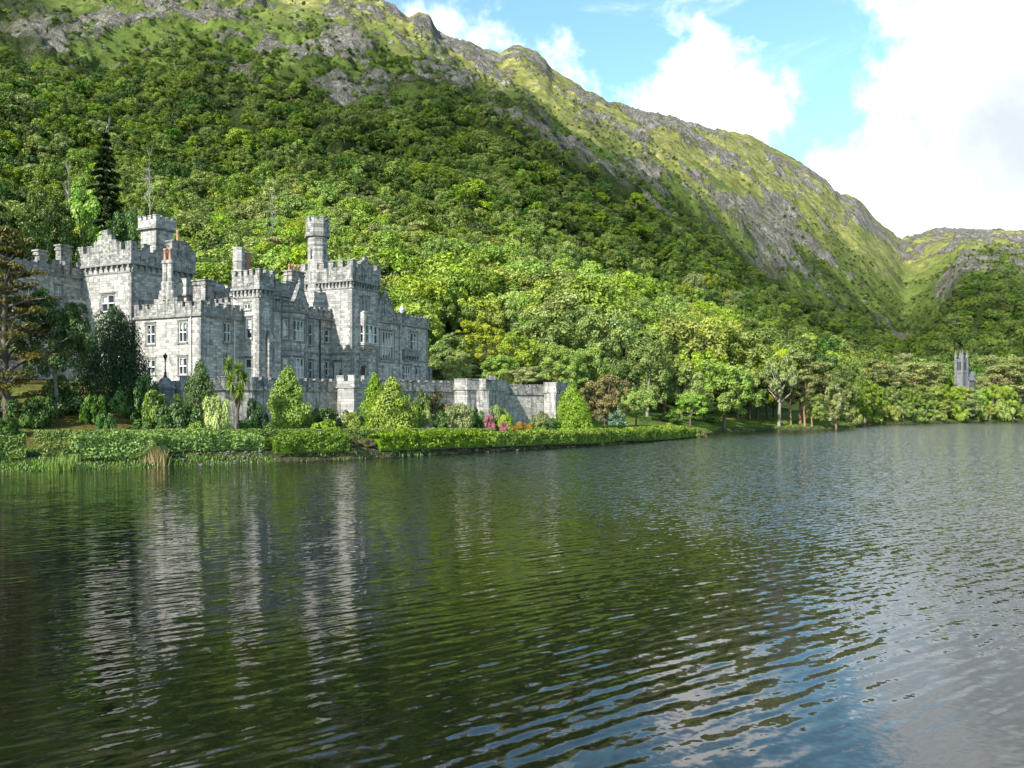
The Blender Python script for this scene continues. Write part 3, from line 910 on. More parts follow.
# --- gable wing (left front): stepped gable with twin chimney shafts to the lake
F0 = [(-25.7, 13.95), (-25.7, 2.85), (-14.0, 2.85), (-14.0, 13.95)]
wing = body('gable_wing', F0, BASE, 16.3, {
    0: [(146.2, 154.8, 324.5, 344), (178.6, 186.4, 322, 342.2), (146.4, 155, 359.5, 374.5), (178.6, 186.6, 357.5, 374.5)],
    1: [(224, 231, 322.8, 342.3), (224.3, 231, 357.5, 377)]})
parapet(wing, F0, 16.3, 17.85, 0.62, 0.85, 0.62, steps={0: (0.485, 0.75, 0.58, 4)}, skip=(2,), mat=STONE_DARK)
quoins(wing, [((-25.7, 2.85), 1, 1), ((-25.7, 13.95), 1, -1)], BASE, 16.0)
gw = MB()
for k, s in enumerate((5.05, 5.9)):
    y = 13.95 - s
    gw.loft([[(-25.6 + math.cos(t) * r, y + math.sin(t) * r, z) for t in [math.pi / 8 + i * math.pi / 4 for i in range(8)]] for r, z in
             ((0.46, 18.2), (0.46, 20.0), (0.52, 20.05), (0.52, 20.3), (0.36, 20.5), (0.34, 22.6), (0.46, 22.7), (0.46, 23.0), (0.38, 23.1))])
gw.obox(F0[0], F0[1], 4.3, 6.65, -0.5, 0.12, 17.6, 19.4)
gw.build('chimney', STONE, wing)
for s in (5.05, 5.9):
    q = MB(); q.lathe((-25.6, 13.95 - s, 23.05), [(0.25, 0), (0.19, 0.15), (0.17, 1.25), (0.22, 1.3), (0.22, 1.5), (0.15, 1.5)], 10)
    q.build('chimney_pot', TERRACOTTA, wing, True)
r_ = rect_on(F0[0], F0[1], 164.2, 168.6, 304, 311)
gw = MB(); gw.obox(F0[0], F0[1], r_[0], r_[1], -0.1, 0.19, r_[2], r_[3]); gw.build('stone_panel', STONE_TRIM, wing)
q = MB()
for s in (9.6, ):
    q.tube([(-25.85, 13.95 - s, BASE), (-25.85, 13.95 - s, 16.0)], [0.07, 0.07], 8)
q.build('downpipe', MULLION, wing); q = MB(); q.tube([(-20.3, 2.70, BASE), (-20.3, 2.70, 16.0)], [0.07, 0.07], 8)
q.build('downpipe', MULLION, wing)

# --- big square tower behind it
F1 = [(-24.0, 26.3), (-24.0, 16.8), (-13.9, 16.8), (-13.9, 26.3)]
btw = body('tower', F1, BASE, 23.75, {0: [(101.2, 114, 295, 311.5), (98, 116, 346, 366)], 1: [(139.5, 142.5, 302, 308.5, 1, False)]})
parapet(btw, F1, 23.75, 26.35, 0.95, 1.05, 0.85, 0.5, 0.32, corbel=0.95, steps={0: (0.52, 0.80, 0.70, 4)}, mat=STONE_DARK)
quoins(btw, [((-24.0, 16.8), 1, 1), ((-24.0, 26.3), 1, -1)], BASE, 22.5)
# its stair tower
F2 = [(-17.0, 23.3), (-17.0, 20.3), (-14.0, 20.3), (-14.0, 23.3)]
stw = body('stair_tower', F2, 23.0, 29.9, {}, roof=0.2)
parapet(stw, F2, 29.9, 31.5, 0.62, 0.62, 0.5, 0.35, 0.25, mat=STONE)
quoins(stw, [((-17.0, 20.3), 1, 1)], 23.4, 29.6)
chimney(btw, -14.9, 18.5, 23.0, 28.0, 2.6, 1.4, 0)
q = MB(); q.lathe((-14.9, 18.5, 27.98), [(0.24, 0), (0.18, 0.15), (0.16, 1.3), (0.21, 1.4), (0.21, 1.6), (0.14, 1.6)], 10); q.build('chimney_pot', TERRACOTTA, btw, True)
q = MB(); q.box(-17.6, -14.6, 16.62, 17.1, 23.8, 27.6); q.box(-14.8, -13.7, 16.6, 17.15, 23.8, 26.9); q.build('parapet_block', STONE_DARK, btw)
q = MB(); q.tube([(-23.9, 26.1, 26.2), (-23.9, 26.1, 28.3)], [0.06, 0.03], 6); q.build('lightning_rod', IRON, btw)

# --- far left wing, running out towards the lake
F3 = [(-39.0, 26.3), (-24.0, 26.3), (-24.0, 35.0), (-39.0, 35.0)]
lw = body('left_wing', F3, BASE, 22.4, {0: [(55.5, 61.5, 286, 298), (26, 32, 288, 300), (55.5, 61.5, 316, 334)]})
parapet(lw, F3, 22.4, 24.2, 0.72, 1.0, 0.8, 0.5, 0.2, mat=STONE_DARK)
chimney(lw, -26.0, 27.2, 23.0, 26.4, 1.6, 1.0, 0)
chimney(lw, -29.5, 27.0, 23.0, 25.2, 1.1, 1.0, 0)
F3b = [(-26.9, 25.1), (-24.05, 25.1), (-24.05, 26.25), (-26.9, 26.25)]
ob = body('projecting_bay', F3b, BASE, 18.0, {0: [(72.4, 80, 313, 331)]})
parapet(ob, F3b, 18.0, 19.6, 0.4, 0.4, 0.55, 0.3, 0.1, skip=(2,), mat=STONE)

# --- square mid tower with its round stair cap
F4 = [(-18.9, 4.0), (-18.9, 0.0), (-16.5, 0.0), (-16.5, 4.0)]
mtw = body('mid_tower', F4, BASE, 20.1, {0: [(244, 250, 303.5, 309.5, 2, False), (245.3, 251.6, 318, 338.5, 1, True), (244.6, 251.4, 358.5, 378, 1, True)]})
parapet(mtw, F4, 20.1, 22.35, 0.75, 0.6, 0.5, 0.38, 0.28, corbel=0.62, mat=STONE_DARK)
quoins(mtw, [((-18.9, 0.0), 1, 1), ((-16.5, 0.0), -1, 1)], BASE, 18.9)
q = MB()
q.loft([[(-17.9 + math.cos(t) * r, 4.3 + math.sin(t) * r, z) for t in [math.pi / 8 + i * math.pi / 4 for i in range(8)]] for r, z in
        ((0.80, 17.0), (0.80, 23.6), (0.90, 23.65), (0.90, 23.9), (0.80, 23.95), (0.80, 25.2), (0.86, 25.25), (0.86, 25.5))])
q.build('stair_turret', STONE, mtw)
q = MB(); q.box(-17.3, -16.5, 3.7, 4.6, 20.0, 25.0); q.build('chimney', BRICK_RED, mtw)
q = MB(); q.box(-17.7, -16.7, -0.55, 0.0, BASE, 13.4); q.box8([(-17.7, -0.55, 13.4), (-16.7, -0.55, 13.4), (-16.7, 0, 13.4), (-17.7, 0, 13.4), (-17.7, -0.02, 14.8), (-16.7, -0.02, 14.8), (-16.7, 0, 14.8), (-17.7, 0, 14.8)])
q.build('buttress', STONE_DARK, mtw)

# --- main front with the canted bay
F5 = [(-16.5, 2.2), (-8.0, 2.2), (-8.0, 3.8), (0.0, 3.8), (0.0, 10.0), (-16.5, 10.0)]
mb_ = body('main_front', F5, BASE, 17.95, {2: [(309.2, 312.9, 323.5, 345.5, 1), (309.2, 312.9, 361, 379, 1), (325.2, 329.6, 329.5, 342.5, 1), (325.6, 329.2, 361, 376, 1)]})
parapet(mb_, F5, 17.95, 19.4, 0.6, 0.62, 0.5, 0.4, 0.15, skip=(4,), mat=STONE_DARK)
band(mb_, F5, 12.75, (2,))
q = MB(); q.tube([(-2.6, 3.66, BASE), (-2.6, 3.66, 17.6)], [0.10, 0.10], 8); q.build('downpipe', IRON, mb_)
F6 = [(-12.95, 2.25), (-11.7, 1.0), (-8.6, 1.0), (-7.4, 2.2)]
bay = body('canted_bay', F6, BASE, 18.0, {0: [(282.7, 288, 319, 338.8, 1), (283, 288.4, 357.5, 378, 1)], 1: [(293.8, 304, 320.3, 340.8, 3), (293.8, 304, 357.8, 378, 3)]})
parapet(bay, F6, 18.0, 19.1, 0.35, 0.5, 0.5, 0.4, 0.14, closed=False, mat=STONE_DARK)
band(bay, F6, 12.75, (0, 1, 2))
pointed_gable(bay, F6[1], F6[2], 0.15, 2.95, 18.0, 21.6)
quoins(bay, [((-8.6, 1.0), -1, 1)], BASE, 17.8)
F6b = [(-14.6, 1.55), (-13.2, 1.55), (-13.2, 2.15), (-14.6, 2.15)]
pier = body('bay_pier', F6b, BASE, 17.9, {})
parapet(pier, F6b, 17.9, 19.3, 0.4, 0.42, 0.4, 0.3, 0.12, skip=(2,), mat=STONE_DARK)
F7 = [(-11.4, 5.0), (-6.5, 5.0), (-6.5, 9.0), (-11.4, 9.0)]
ub = body('upper_block', F7, 17.0, 20.6, {0: [(282.5, 288, 293, 299.5, 2, False)]})
parapet(ub, F7, 20.6, 22.6, 0.45, 2.0, 0.5, 0.4, 0.12, mat=STONE_DARK)
chimney(mb_, -5.0, 6.4, 17.0, 24.4, 2.6, 1.5, 4)

# --- the keep beside the entrance
F8 = [(0.0, 9.0), (0.0, 0.0), (6.3, 0.0), (6.3, 9.0)]
keep = body('keep', F8, BASE, 23.5, {
    0: [(334.2, 341.2, 362, 382, 2)],
    1: [(359.9, 361.9, 298, 312, 1, False), (363.4, 365.4, 297.3, 312, 1, False), (366.9, 368.8, 298, 312, 1, False), (359.6, 366.8, 364.5, 387, 1, False)]})
parapet(keep, F8, 23.5, 26.3, 0.95, 0.95, 0.75, 0.48, 0.30, corbel=0.62, steps={1: (0.48, 0.62, 0.60, 3)}, mat=STONE_DARK)
band(keep, F8, 12.9, (0, 1))
quoins(keep, [((0.0, 0.0), 1, 1), ((6.3, 0.0), -1, 1)], BASE, 22.2)
# arched entrance
s0, s1, z0, z1 = rect_on(F8[1], F8[2], 359.6, 366.8, 364.5, 387)
q = MB(); cs = (s0 + s1) / 2; hw = (s1 - s0) / 2
for i in range(9):
    a0, a1 = math.pi * i / 9, math.pi * (i + 1) / 9
    for (ra, rb, y0, y1) in ((hw - 0.02, hw + 0.34, -0.16, 0.05),):
        pr = [(cs - ra * math.cos(a0), z1 - hw + ra * math.sin(a0)), (cs - ra * math.cos(a1), z1 - hw + ra * math.sin(a1)), (cs - rb * math.cos(a1), z1 - hw + rb * math.sin(a1)), (cs - rb * math.cos(a0), z1 - hw + rb * math.sin(a0))]
        q.box8([(x, y0, z) for x, z in pr] + [(x, y1, z) for x, z in pr])
q.obox(F8[1], F8[2], s0 - 0.36, s0 + 0.02, -0.05, 0.16, BASE, z1 - hw)
q.obox(F8[1], F8[2], s1 - 0.02, s1 + 0.36, -0.05, 0.16, BASE, z1 - hw)
q.obox(F8[1], F8[2], s0 - 0.5, s1 + 0.5, -0.05, 0.2, z1 + 0.45, z1 + 0.62)
q.obox(F8[1], F8[2], s0 - 0.1, s1 + 0.1, -0.05, 0.12, z1 + 0.8, z1 + 1.7)
q.build('entrance_arch', STONE_TRIM, keep)
q = MB(); q.obox(F8[1], F8[2], s0 + 0.15, s1 - 0.15, -0.29, -0.2, BASE, z1 - 0.35); q.build('door', DOOR, keep)
# oriel window over the door
s0, s1, z0, z1 = rect_on(F8[1], F8[2], 358.6, 373.4, 325.5, 346)
oz0, oz1 = z0, z1 + 1.75
od = 1.0
o0, o1 = (s0, -od), (s1, -od)
ofp = [(s0, -0.01), (s0, -od), (s1, -od), (s1, -0.01)]
ori = MB(); holesf = [(0.22, (s1 - s0) - 0.22, z0 + 0.35, z1)]
holesl = [(0.15, od - 0.2, z0 + 0.35, z1)]
wall(ori, ofp[0], ofp[1], oz0, oz1, holesl); wall(ori, ofp[1], ofp[2], oz0, oz1, holesf); wall(ori, ofp[2], ofp[3], oz0, oz1, [(0.2, od - 0.15, z0 + 0.35, z1)])
ori.poly([(p[0], p[1], oz1) for p in ofp]); ori.poly([(p[0], p[1], oz0) for p in reversed(ofp)])
for k in range(4):
    f = 1 - (k + 1) / 4.6
    ori.box(s0 + 0.2 * (k + 1), s1 - 0.2 * (k + 1), -od * f, 0.0, oz0 - 0.24 * (k + 1), oz0 - 0.24 * k - 0.004)
ori.obox(ofp[1], ofp[2], -0.1, s1 - s0 + 0.1, -0.05, 0.1, z1 + 0.25, z1 + 0.42)
ori.obox(ofp[1], ofp[2], -0.12, s1 - s0 + 0.12, -0.3, 0.12, oz1 - 0.02, oz1 + 0.2)
for k in range(5):
    ori.obox(ofp[1], ofp[2], 0.15 + k * (s1 - s0 - 0.6) / 4, 0.45 + k * (s1 - s0 - 0.6) / 4, -0.02, 0.06, z1 + 0.65, oz1 - 0.35)
ol = ori.build('oriel', STONE, keep)
wo = window(castle, ofp[1], ofp[2], holesf[0], 3, True, 0.0); wo.parent = keep
wo = window(castle, ofp[0], ofp[1], holesl[0], 1, True, 0.0); wo.parent = keep

# --- octagonal turret rising behind the front
TP = ngon(1.0, 7.1, 1.50)
tur = MB(); tw = []
for i in range(8):
    p0, p1 = TP[i], TP[(i + 1) % 8]
    L = (Vector(p1) - Vector(p0)).length
    hs = []
    nx = (Vector(p0) + Vector(p1)) / 2 - Vector((1.0, 7.1))
    zz = {0: (27.6, 24.2), 1: (25.6,), 2: (27.6, 22.5)}.get(i % 3)
    for z in zz:
        hs.append((L / 2 - 0.17, L / 2 + 0.17, z - 0.75, z + 0.75))
    wall(tur, p0, p1, 15.0, 30.5, hs, 0.3)
    tw += [(p0, p1, h) for h in hs]
tur.poly([(p[0], p[1], 30.2) for p in TP], 1)
turo = tur.build('turret', [STONE, SLATE], castle)
for p0, p1, h in tw:
    w = MB(); w.obox(p0, p1, h[0] - 0.02, h[1] + 0.02, -0.34, -0.28, h[2] - 0.02, h[3] + 0.02); w.build('slit_window', GLASS, turo)
parapet(turo, ngon(1.0, 7.1, 1.60), 30.55, 33.1, 0.62, 0.55, 0.42, 0.32, 0.12, mat=STONE_DARK)
band(turo, TP, 29.0, range(8), 0.16, 0.05)
q = MB(); q.lathe((1.0, 7.1, 14.5), [(2.25, 0), (2.25, 4.6), (1.95, 5.2), (1.62, 6.6)], 8, 0, math.pi / 8); q.build('turret_base', STONE, turo)
chimney(keep, 3.6, 8.2, 22.5, 28.3, 1.5, 1.2, 0)

# --- right wing with the great hall window
F9 = [(6.3, 1.0), (21.8, 1.0), (21.8, 10.0), (6.3, 10.0)]
rw = body('right_wing', F9, BASE, 18.35, {0: [(380, 394, 331.5, 361, 5), (410.8, 417.2, 333, 350.3, 2), (403.2, 410.8, 365.8, 382.5, 3), (415.4, 418.8, 367.5, 382.5, 1)]})
parapet(rw, F9, 18.35, 20.0, 0.55, 0.5, 0.42, 0.4, 0.16, mat=STONE_DARK)
band(rw, F9, 12.6, (0,))
pointed_gable(rw, F9[0], F9[1], 0.3, 6.0, 18.4, 22.9)
quoins(rw, [((21.8, 1.0), -1, 1)], BASE, 18.0)
s0, s1, z0, z1 = rect_on(F9[0], F9[1], 402, 417.6, 350.8, 356.5)
q = MB(); q.obox(F9[0], F9[1], s0, s1, -0.05, 0.55, z0, z1); q.obox(F9[0], F9[1], s0 - 0.06, s1 + 0.06, -0.05, 0.62, z1 - 0.02, z1 + 0.12)
for k in range(6):
    q.obox(F9[0], F9[1], s0 + 0.2 + k * (s1 - s0 - 0.6) / 5, s0 + 0.4 + k * (s1 - s0 - 0.6) / 5, -0.05, 0.5, z0 - 0.5, z0 + 0.01)
q.build('balcony', STONE_TRIM, rw)
s0, s1, z0, z1 = rect_on(F9[0], F9[1], 399, 400.8, 320, 384)
q = MB(); q.obox(F9[0], F9[1], s0, s1, -0.02, 0.22, BASE, 18.2); q.build('pier', STONE, rw)
q = MB(); q.lathe((14.6, 1.3, 19.6), [(0.34, 0), (0.34, 0.25), (0.14, 0.35), (0.14, 0.5), (0.52, 0.95), (0.58, 1.15), (0.30, 1.25), (0.16, 1.55), (0.05, 1.75)], 12)
q.build('urn', URN, rw, True)
F9b = [(21.82, 2.2), (24.6, 2.2), (24.6, 9.0), (21.82, 9.0)]
ann = body('annexe', F9b, BASE, 11.0, {0: [(429.5, 431.3, 371, 381, 1)]})
parapet(ann, F9b, 11.0, 12.0, 0.35, 0.5, 0.4, 0.35, 0.1, skip=(3,), mat=STONE_DARK)

# --- rear ranges seen over the front roofs
F10 = [(-16.0, 10.05), (6.0, 10.05), (6.0, 17.0), (-16.0, 17.0)]
rr = body('rear_range', F10, 12.0, 18.6, {})
parapet(rr, F10, 18.6, 20.6, 0.65, 0.75, 0.6, 0.45, 0.15, mat=STONE_DARK)
chimney(rr, -17.2, 11.2, 16.0, 21.9, 1.6, 2.2, 0)
F11 = [(-17.0, 14.6), (-9.0, 14.6), (-9.0, 19.5), (-17.0, 19.5)]
r2 = body('rear_block', F11, 15.0, 20.3, {})
parapet(r2, F11, 20.3, 22.4, 0.6, 0.8, 0.6, 0.45, 0.15, steps={0: (0.62, 0.6, 0.5, 2)}, mat=STONE)

# ---------------------------------------------------------------- terrace wall
tw_root = empty('terrace_wall', (0, 0, 0))
tag(tw_root, 'long crenellated garden wall with bastions below the castle terrace', 'wall')


def wpt(px, Y):
    return ((px - 512) / FPX * Y, Y)


def wallrun(pts, ztop, name, mh=0.42, mw=0.9, gap=0.4, th=0.9, batter=True, matp=STONE_DARK):
    b = MB(); c = MB()
    for i in range(len(pts) - 1):
        p0, p1 = pts[i], pts[i + 1]
        L = (Vector(p1) - Vector(p0)).length
        e = 0.004 * (1 + i % 2)
        b.obox(p0, p1, -0.002 + e, L - e, -th, e, 0.8, ztop - 1.55)
        c.obox(p0, p1, -0.10 + e, L + 0.10 - e, -0.55, 0.16 + e, ztop - 1.55 + e, ztop - 1.30)
        c.obox(p0, p1, -0.03 + e, L + 0.03 - e, -0.45, 0.05 + e, ztop - 1.31, ztop - mh + e)
        k = max(1, int(round((L + gap) / (mw + gap))))
        pitch = (L + gap) / k
        for j in range(k):
            s = j * pitch
            c.obox(p0, p1, s + e, s + pitch - gap, -0.46, 0.06 + e, ztop - mh - 0.03, ztop - 0.1)
            c.obox(p0, p1, s - 0.04 + e, s + pitch - gap + 0.04, -0.50, 0.11 + e, ztop - 0.105, ztop + 0.04 * math.sin(j * 2.3))
    o = b.build(name, STONE_WALL, tw_root)
    c.build('battlement', matp, o)
    return o


w1 = wallrun([wpt(180, 98.0), wpt(252, 101.5), wpt(337, 110.8)], 8.55, 'curtain_wall')
wallrun([wpt(337, 110.9), wpt(338.5, 109.2), wpt(354, 107.9), wpt(370, 111.0), wpt(372, 113.9)], 9.0, 'bastion', 0.75, 1.0, 0.7, matp=STONE)
wallrun([wpt(371.5, 114.0), wpt(454, 123.6)], 8.75, 'curtain_wall')
wallrun([wpt(454.5, 123.7), wpt(455, 122.0), wpt(467, 121.0), wpt(481, 122.6), wpt(482.5, 121.6), wpt(497, 126.0), wpt(506, 129.2)], 9.0, 'bastion', 0.1, 2.6, 0.12, matp=STONE_WALL)
wallrun([wpt(506, 129.3), wpt(544, 132.0)], 8.45, 'curtain_wall')
wallrun([wpt(544, 132.1), wpt(544.4, 130.2), wpt(556, 128.8), wpt(572, 133.0), wpt(576, 139)], 8.75, 'bastion', 0.1, 2.6, 0.12, matp=STONE_WALL)
wallrun([wpt(163, 103.0), wpt(166, 98.6), wpt(180.3, 98.1)], 8.0, 'curtain_wall')
q = MB(); p = wpt(491, 123.2); q.box(p[0] - 0.6, p[0] + 0.6, p[1] - 0.2, p[1] + 0.5, 8.9, 9.5); q.build('battlement', STONE_DARK, tw_root)

# lamp on its pedestal at the end of the terrace
lx, ly = wpt(165.3, 96.8)
lamp = empty('garden_lamp', (lx, ly, 0))
tag(lamp, 'black iron lamp post on a dark stone pedestal at the left end of the terrace', 'lamp')
q = MB(); q.lathe((0, 0, 2.0), [(0.95, 0), (0.95, 5.0), (1.05, 5.05), (1.05, 5.3), (0.85, 5.5), (0.55, 6.1), (0.3, 6.3)], 8, 0, math.pi / 8); q.build('pedestal', STONE_TRIM, lamp)
q = MB(); q.lathe((0, 0, 8.25), [(0.26, 0), (0.22, 0.15), (0.12, 0.35), (0.15, 0.5), (0.075, 0.7), (0.06, 1.9), (0.10, 1.95), (0.05, 2.0)], 10)
q.tube([(-0.34, 0, 10.05), (0.34, 0, 10.05)], [0.03, 0.03], 6); q.build('post', IRON, lamp)
q = MB(); q.lathe((0, 0, 10.2), [(0.10, 0), (0.24, 0.45), (0.28, 0.47), (0.10, 0.66), (0.04, 0.8)], 6); q.build('lantern', IRON, lamp)

# ---------------------------------------------------------------- the small gothic church behind the far shore
chx, chy = P(961.5, 0, 420)[:2]
ch = empty('church', (chx, chy, gz(chx, chy)), R(28))
tag(ch, 'small grey gothic church tower with four pinnacles among the far pines', 'church')
zb = -2.0; zt = 28.0 - gz(chx, chy)
q = MB(); hwid = 1.8
q.box(-hwid, hwid, -hwid, hwid, zb, zt)
for z in (zt - 0.3, zt - 6.5):
    q.box(-hwid - 0.2, hwid + 0.2, -hwid - 0.2, hwid + 0.2, z, z + 0.35)
q.build('tower', CHAPEL_STONE, ch)
for sx in (-1, 1):
    for sy in (-1, 1):
        q = MB(); x, y = sx * (hwid - 0.1), sy * (hwid - 0.1)
        q.box(x - 0.45, x + 0.45, y - 0.45, y + 0.45, zb, zt + 1.0)
        q.loft([[(x + sa * r, y + sb * r, z) for sa, sb in ((-1, -1), (1, -1), (1, 1), (-1, 1))] for r, z in ((0.55, zt + 1.0), (0.45, zt + 1.6), (0.32, zt + 2.0), (0.06, zt + 4.4))])
        q.build('pinnacle', CHAPEL_STONE, ch)
for k, (ox, oy, rx) in enumerate(((0, -hwid - 0.02, 0), (-hwid - 0.02, 0, 1))):
    q = MB()
    for d in (-0.55, 0.55):
        if rx: q.box(ox - 0.03, ox + 0.05, d - 0.36, d + 0.36, zt - 5.2, zt - 1.2)
        else: q.box(d - 0.36, d + 0.36, oy - 0.03, oy + 0.05, zt - 5.2, zt - 1.2)
    q.build('belfry_opening', IRON, ch)
q = MB(); q.box(hwid, 12, -2.6, 2.6, zb, 6.0); q.poly([(hwid, -2.9, 6), (12.2, -2.9, 6), (12.2, 0, 10.5), (hwid, 0, 10.5)]); q.poly([(12.2, 2.9, 6), (hwid, 2.9, 6), (hwid, 0, 10.5), (12.2, 0, 10.5)])
q.poly([(12, -2.6, 6), (12, 2.6, 6), (12, 0, 10.4)]); q.build('nave', [CHAPEL_STONE], ch)

# ---------------------------------------------------------------- plants: leaf clouds on lobes, trunks and limbs
def unit(v):
    return v / np.maximum(np.linalg.norm(v, axis=1, keepdims=True), 1e-9)


def rdir(rng, n):
    return unit(rng.normal(size=(n, 3)))


def leaves(rng, pos, nrm, size, asp=0.6, tint=None, lift=0.0, along=None):
    """diamond shaped leaf faces at pos, facing nrm; along: preferred long axis"""
    n = len(pos)
    if along is None:
        along = rdir(rng, n)
    b = np.cross(nrm, along); b = unit(b); t = np.cross(b, nrm)
    s = size * rng.uniform(0.65, 1.35, (n, 1)) if np.isscalar(size) else size[:, None] * rng.uniform(0.65, 1.35, (n, 1))
    droop = nrm * s * 0.22
    V = np.stack([pos + t * s - droop, pos + b * s * asp, pos - t * s - droop, pos - b * s * asp], 1).reshape(-1, 3)
    Q = np.arange(4 * n).reshape(n, 4)
    if tint is None: tint = rng.rand(n)
    return [V, Q, tint]


def join(parts):
    V = []; Q = []; T = []; o = 0
    for v, q, t in parts:
        V.append(v); Q.append(q + o); T.append(t); o += len(v)
    return [np.concatenate(V), np.concatenate(Q), np.concatenate(T)]


def tubes(paths, k=6):
    """limbs as quads: list of (points, radii)"""
    V = []; Q = []; o = 0
    for pts, rad in paths:
        pts = np.asarray(pts, float)
        n = len(pts)
        for i in range(n):
            t = pts[min(i + 1, n - 1)] - pts[max(i - 1, 0)]
            t = t / (np.linalg.norm(t) + 1e-9)
            a = np.cross(t, (0.31, 0.95, 0.05)); a /= np.linalg.norm(a) + 1e-9; b = np.cross(t, a)
            an = np.arange(k) * 2 * math.pi / k
            V.append(pts[i] + (np.cos(an)[:, None] * a + np.sin(an)[:, None] * b) * rad[i])
        for i in range(n - 1):
            for j in range(k):
                j2 = (j + 1) % k
                Q.append((o + i * k + j, o + i * k + j2, o + (i + 1) * k + j2, o + (i + 1) * k + j))
        o += n * k
    V = np.concatenate(V); Q = np.array(Q)
    return [V, Q, np.full(len(Q), 0.5)]


def clumpcloud(rng, C, rad, n, size, flat=1.0, up=0.3, rand=0.55, asp=0.6, center=None, tvar=0.65, below=True):
    """n leaves spread over clumps with centres C and radii rad; faces look out of their own clump"""
    M = len(C)
    w = rad ** 2; w = w / w.sum()
    k = rng.choice(M, n, p=w)
    d = rdir(rng, n)
    if center is not None:
        out = unit(C[k] - center)
        d = unit(d + out * 0.55)
    d = unit(d + np.array([0, 0, 0.22]))
    r = rad[k] * (0.55 + 0.5 * rng.rand(n) ** 0.6)
    off = d * r[:, None]; off[:, 2] *= flat
    pos = C[k] + off
    nr = d.copy(); nr[:, 2] /= max(flat, 0.3)
    nr = unit(unit(nr) + np.array([0, 0, up]) + rdir(rng, n) * rand)
    ct = rng.rand(M)
    tint = np.clip(ct[k] * tvar + rng.rand(n) * (1 - tvar), 0, 1)
    return leaves(rng, pos, nr, size, asp, tint)


def limbs(rng, h, tr, C, base=0.0, lean=0.05, split=0.35, nl=9):
    """a tapered trunk with limbs that reach for clump centres"""
    a = rng.uniform(0, 6.28)
    top = np.array([math.cos(a) * lean * h, math.sin(a) * lean * h, h * 0.72])
    tp = [np.array([0, 0, base - 0.06 * h]), np.array([0, 0, base]) + top * 0.02, top * 0.3 + rng.normal(size=3) * 0.012 * h, top * 0.62 + rng.normal(size=3) * 0.018 * h, top]
    rr = [tr * 1.7, tr * 1.25, tr, tr * 0.7, tr * 0.25]
    paths = [(tp, rr)]
    order = rng.permutation(len(C))[:nl]
    for q in order:
        c = C[q]
        f = rng.uniform(split, 0.85)
        st = top * f
        mid = st * 0.5 + c * 0.5 + np.array([0, 0, -0.03 * h]) + rng.normal(size=3) * 0.02 * h
        paths.append(([st, mid, c], [tr * 0.5, tr * 0.33, tr * 0.10]))
    return paths


def broadleaf(seed, n=2600, size=0.030, nlobe=6, wide=0.36, low=0.28, lobe=0.21, cl=7, crad=0.095, trunk=0.022, nl=9, flat=0.9):
    """tree of height 1"""
    rng = np.random.RandomState(seed)
    L = []
    cz = (1 + low) / 2
    for i in range(nlobe):
        a = i * 2.399 + rng.uniform(-0.4, 0.4); f = (i + 0.5) / nlobe
        z = low + lobe * 0.6 + (1 - low - lobe * 1.5) * f
        rr = wide * math.sqrt(max(0.05, 1 - ((z - cz * 0.93) / (0.62 * (1 - low))) ** 2)) * rng.uniform(0.35, 0.75)
        L.append((rr * math.cos(a), rr * math.sin(a), z, lobe * rng.uniform(0.8, 1.2)))
    L.append((rng.uniform(-.05, .05), rng.uniform(-.05, .05), 1 - lobe * 0.95, lobe * 0.9))
    C = []; Rd = []
    for x, y, z, r in L:
        d = rdir(rng, cl * 2); d = d[d[:, 2] > -0.55][:cl]
        C.append(np.array([x, y, z]) + d * r * rng.uniform(0.65, 1.0, (len(d), 1)) * np.array([1, 1, flat])); Rd.append(crad * rng.uniform(0.65, 1.35, len(d)))
    C = np.concatenate(C); Rd = np.concatenate(Rd)
    C[:, 2] = np.minimum(C[:, 2], 1 - Rd * 0.7)
    return clumpcloud(rng, C, Rd, n, size, flat, 0.25, 0.55, center=np.array([0, 0, cz - 0.1])), tubes(limbs(rng, 1.0, trunk, C, nl=nl))


def pine(seed, n=2200, size=0.022, wide=0.30, low=0.50, plates=9, trunk=0.020, bare=True):
    """open pine with flat-topped foliage plates on a bare stem"""
    rng = np.random.RandomState(seed)
    C = []; Rd = []
    for i in range(plates):
        f = (i + 0.5) / plates
        z = low + (0.95 - low) * f
        rr = wide * (0.35 + 0.75 * math.sin(math.pi * min(1, 0.30 + 0.62 * f))) * rng.uniform(0.35, 0.95)
        a = i * 2.399 + rng.uniform(-.5, .5)
        for q in range(5):
            b = a + rng.uniform(-0.9, 0.9); r2 = rr * rng.uniform(0.35, 1.1)
            C.append((r2 * math.cos(b), r2 * math.sin(b), z + rng.uniform(-.025, .03))); Rd.append(rng.uniform(0.06, 0.105))
    for q in range(9):
        b = rng.uniform(0, 6.28); r2 = wide * 0.75 * math.sqrt(rng.rand())
        C.append((r2 * math.cos(b), r2 * math.sin(b), 0.955 - 0.12 * (r2 / wide) ** 2)); Rd.append(rng.uniform(0.07, 0.11))
    C = np.array(C); Rd = np.array(Rd)
    cr = clumpcloud(rng, C, Rd, n, size, 0.45, 0.55, 0.5, 0.5)
    return cr, tubes(limbs(rng, 1.12, trunk, C, lean=0.04, split=0.55, nl=16))


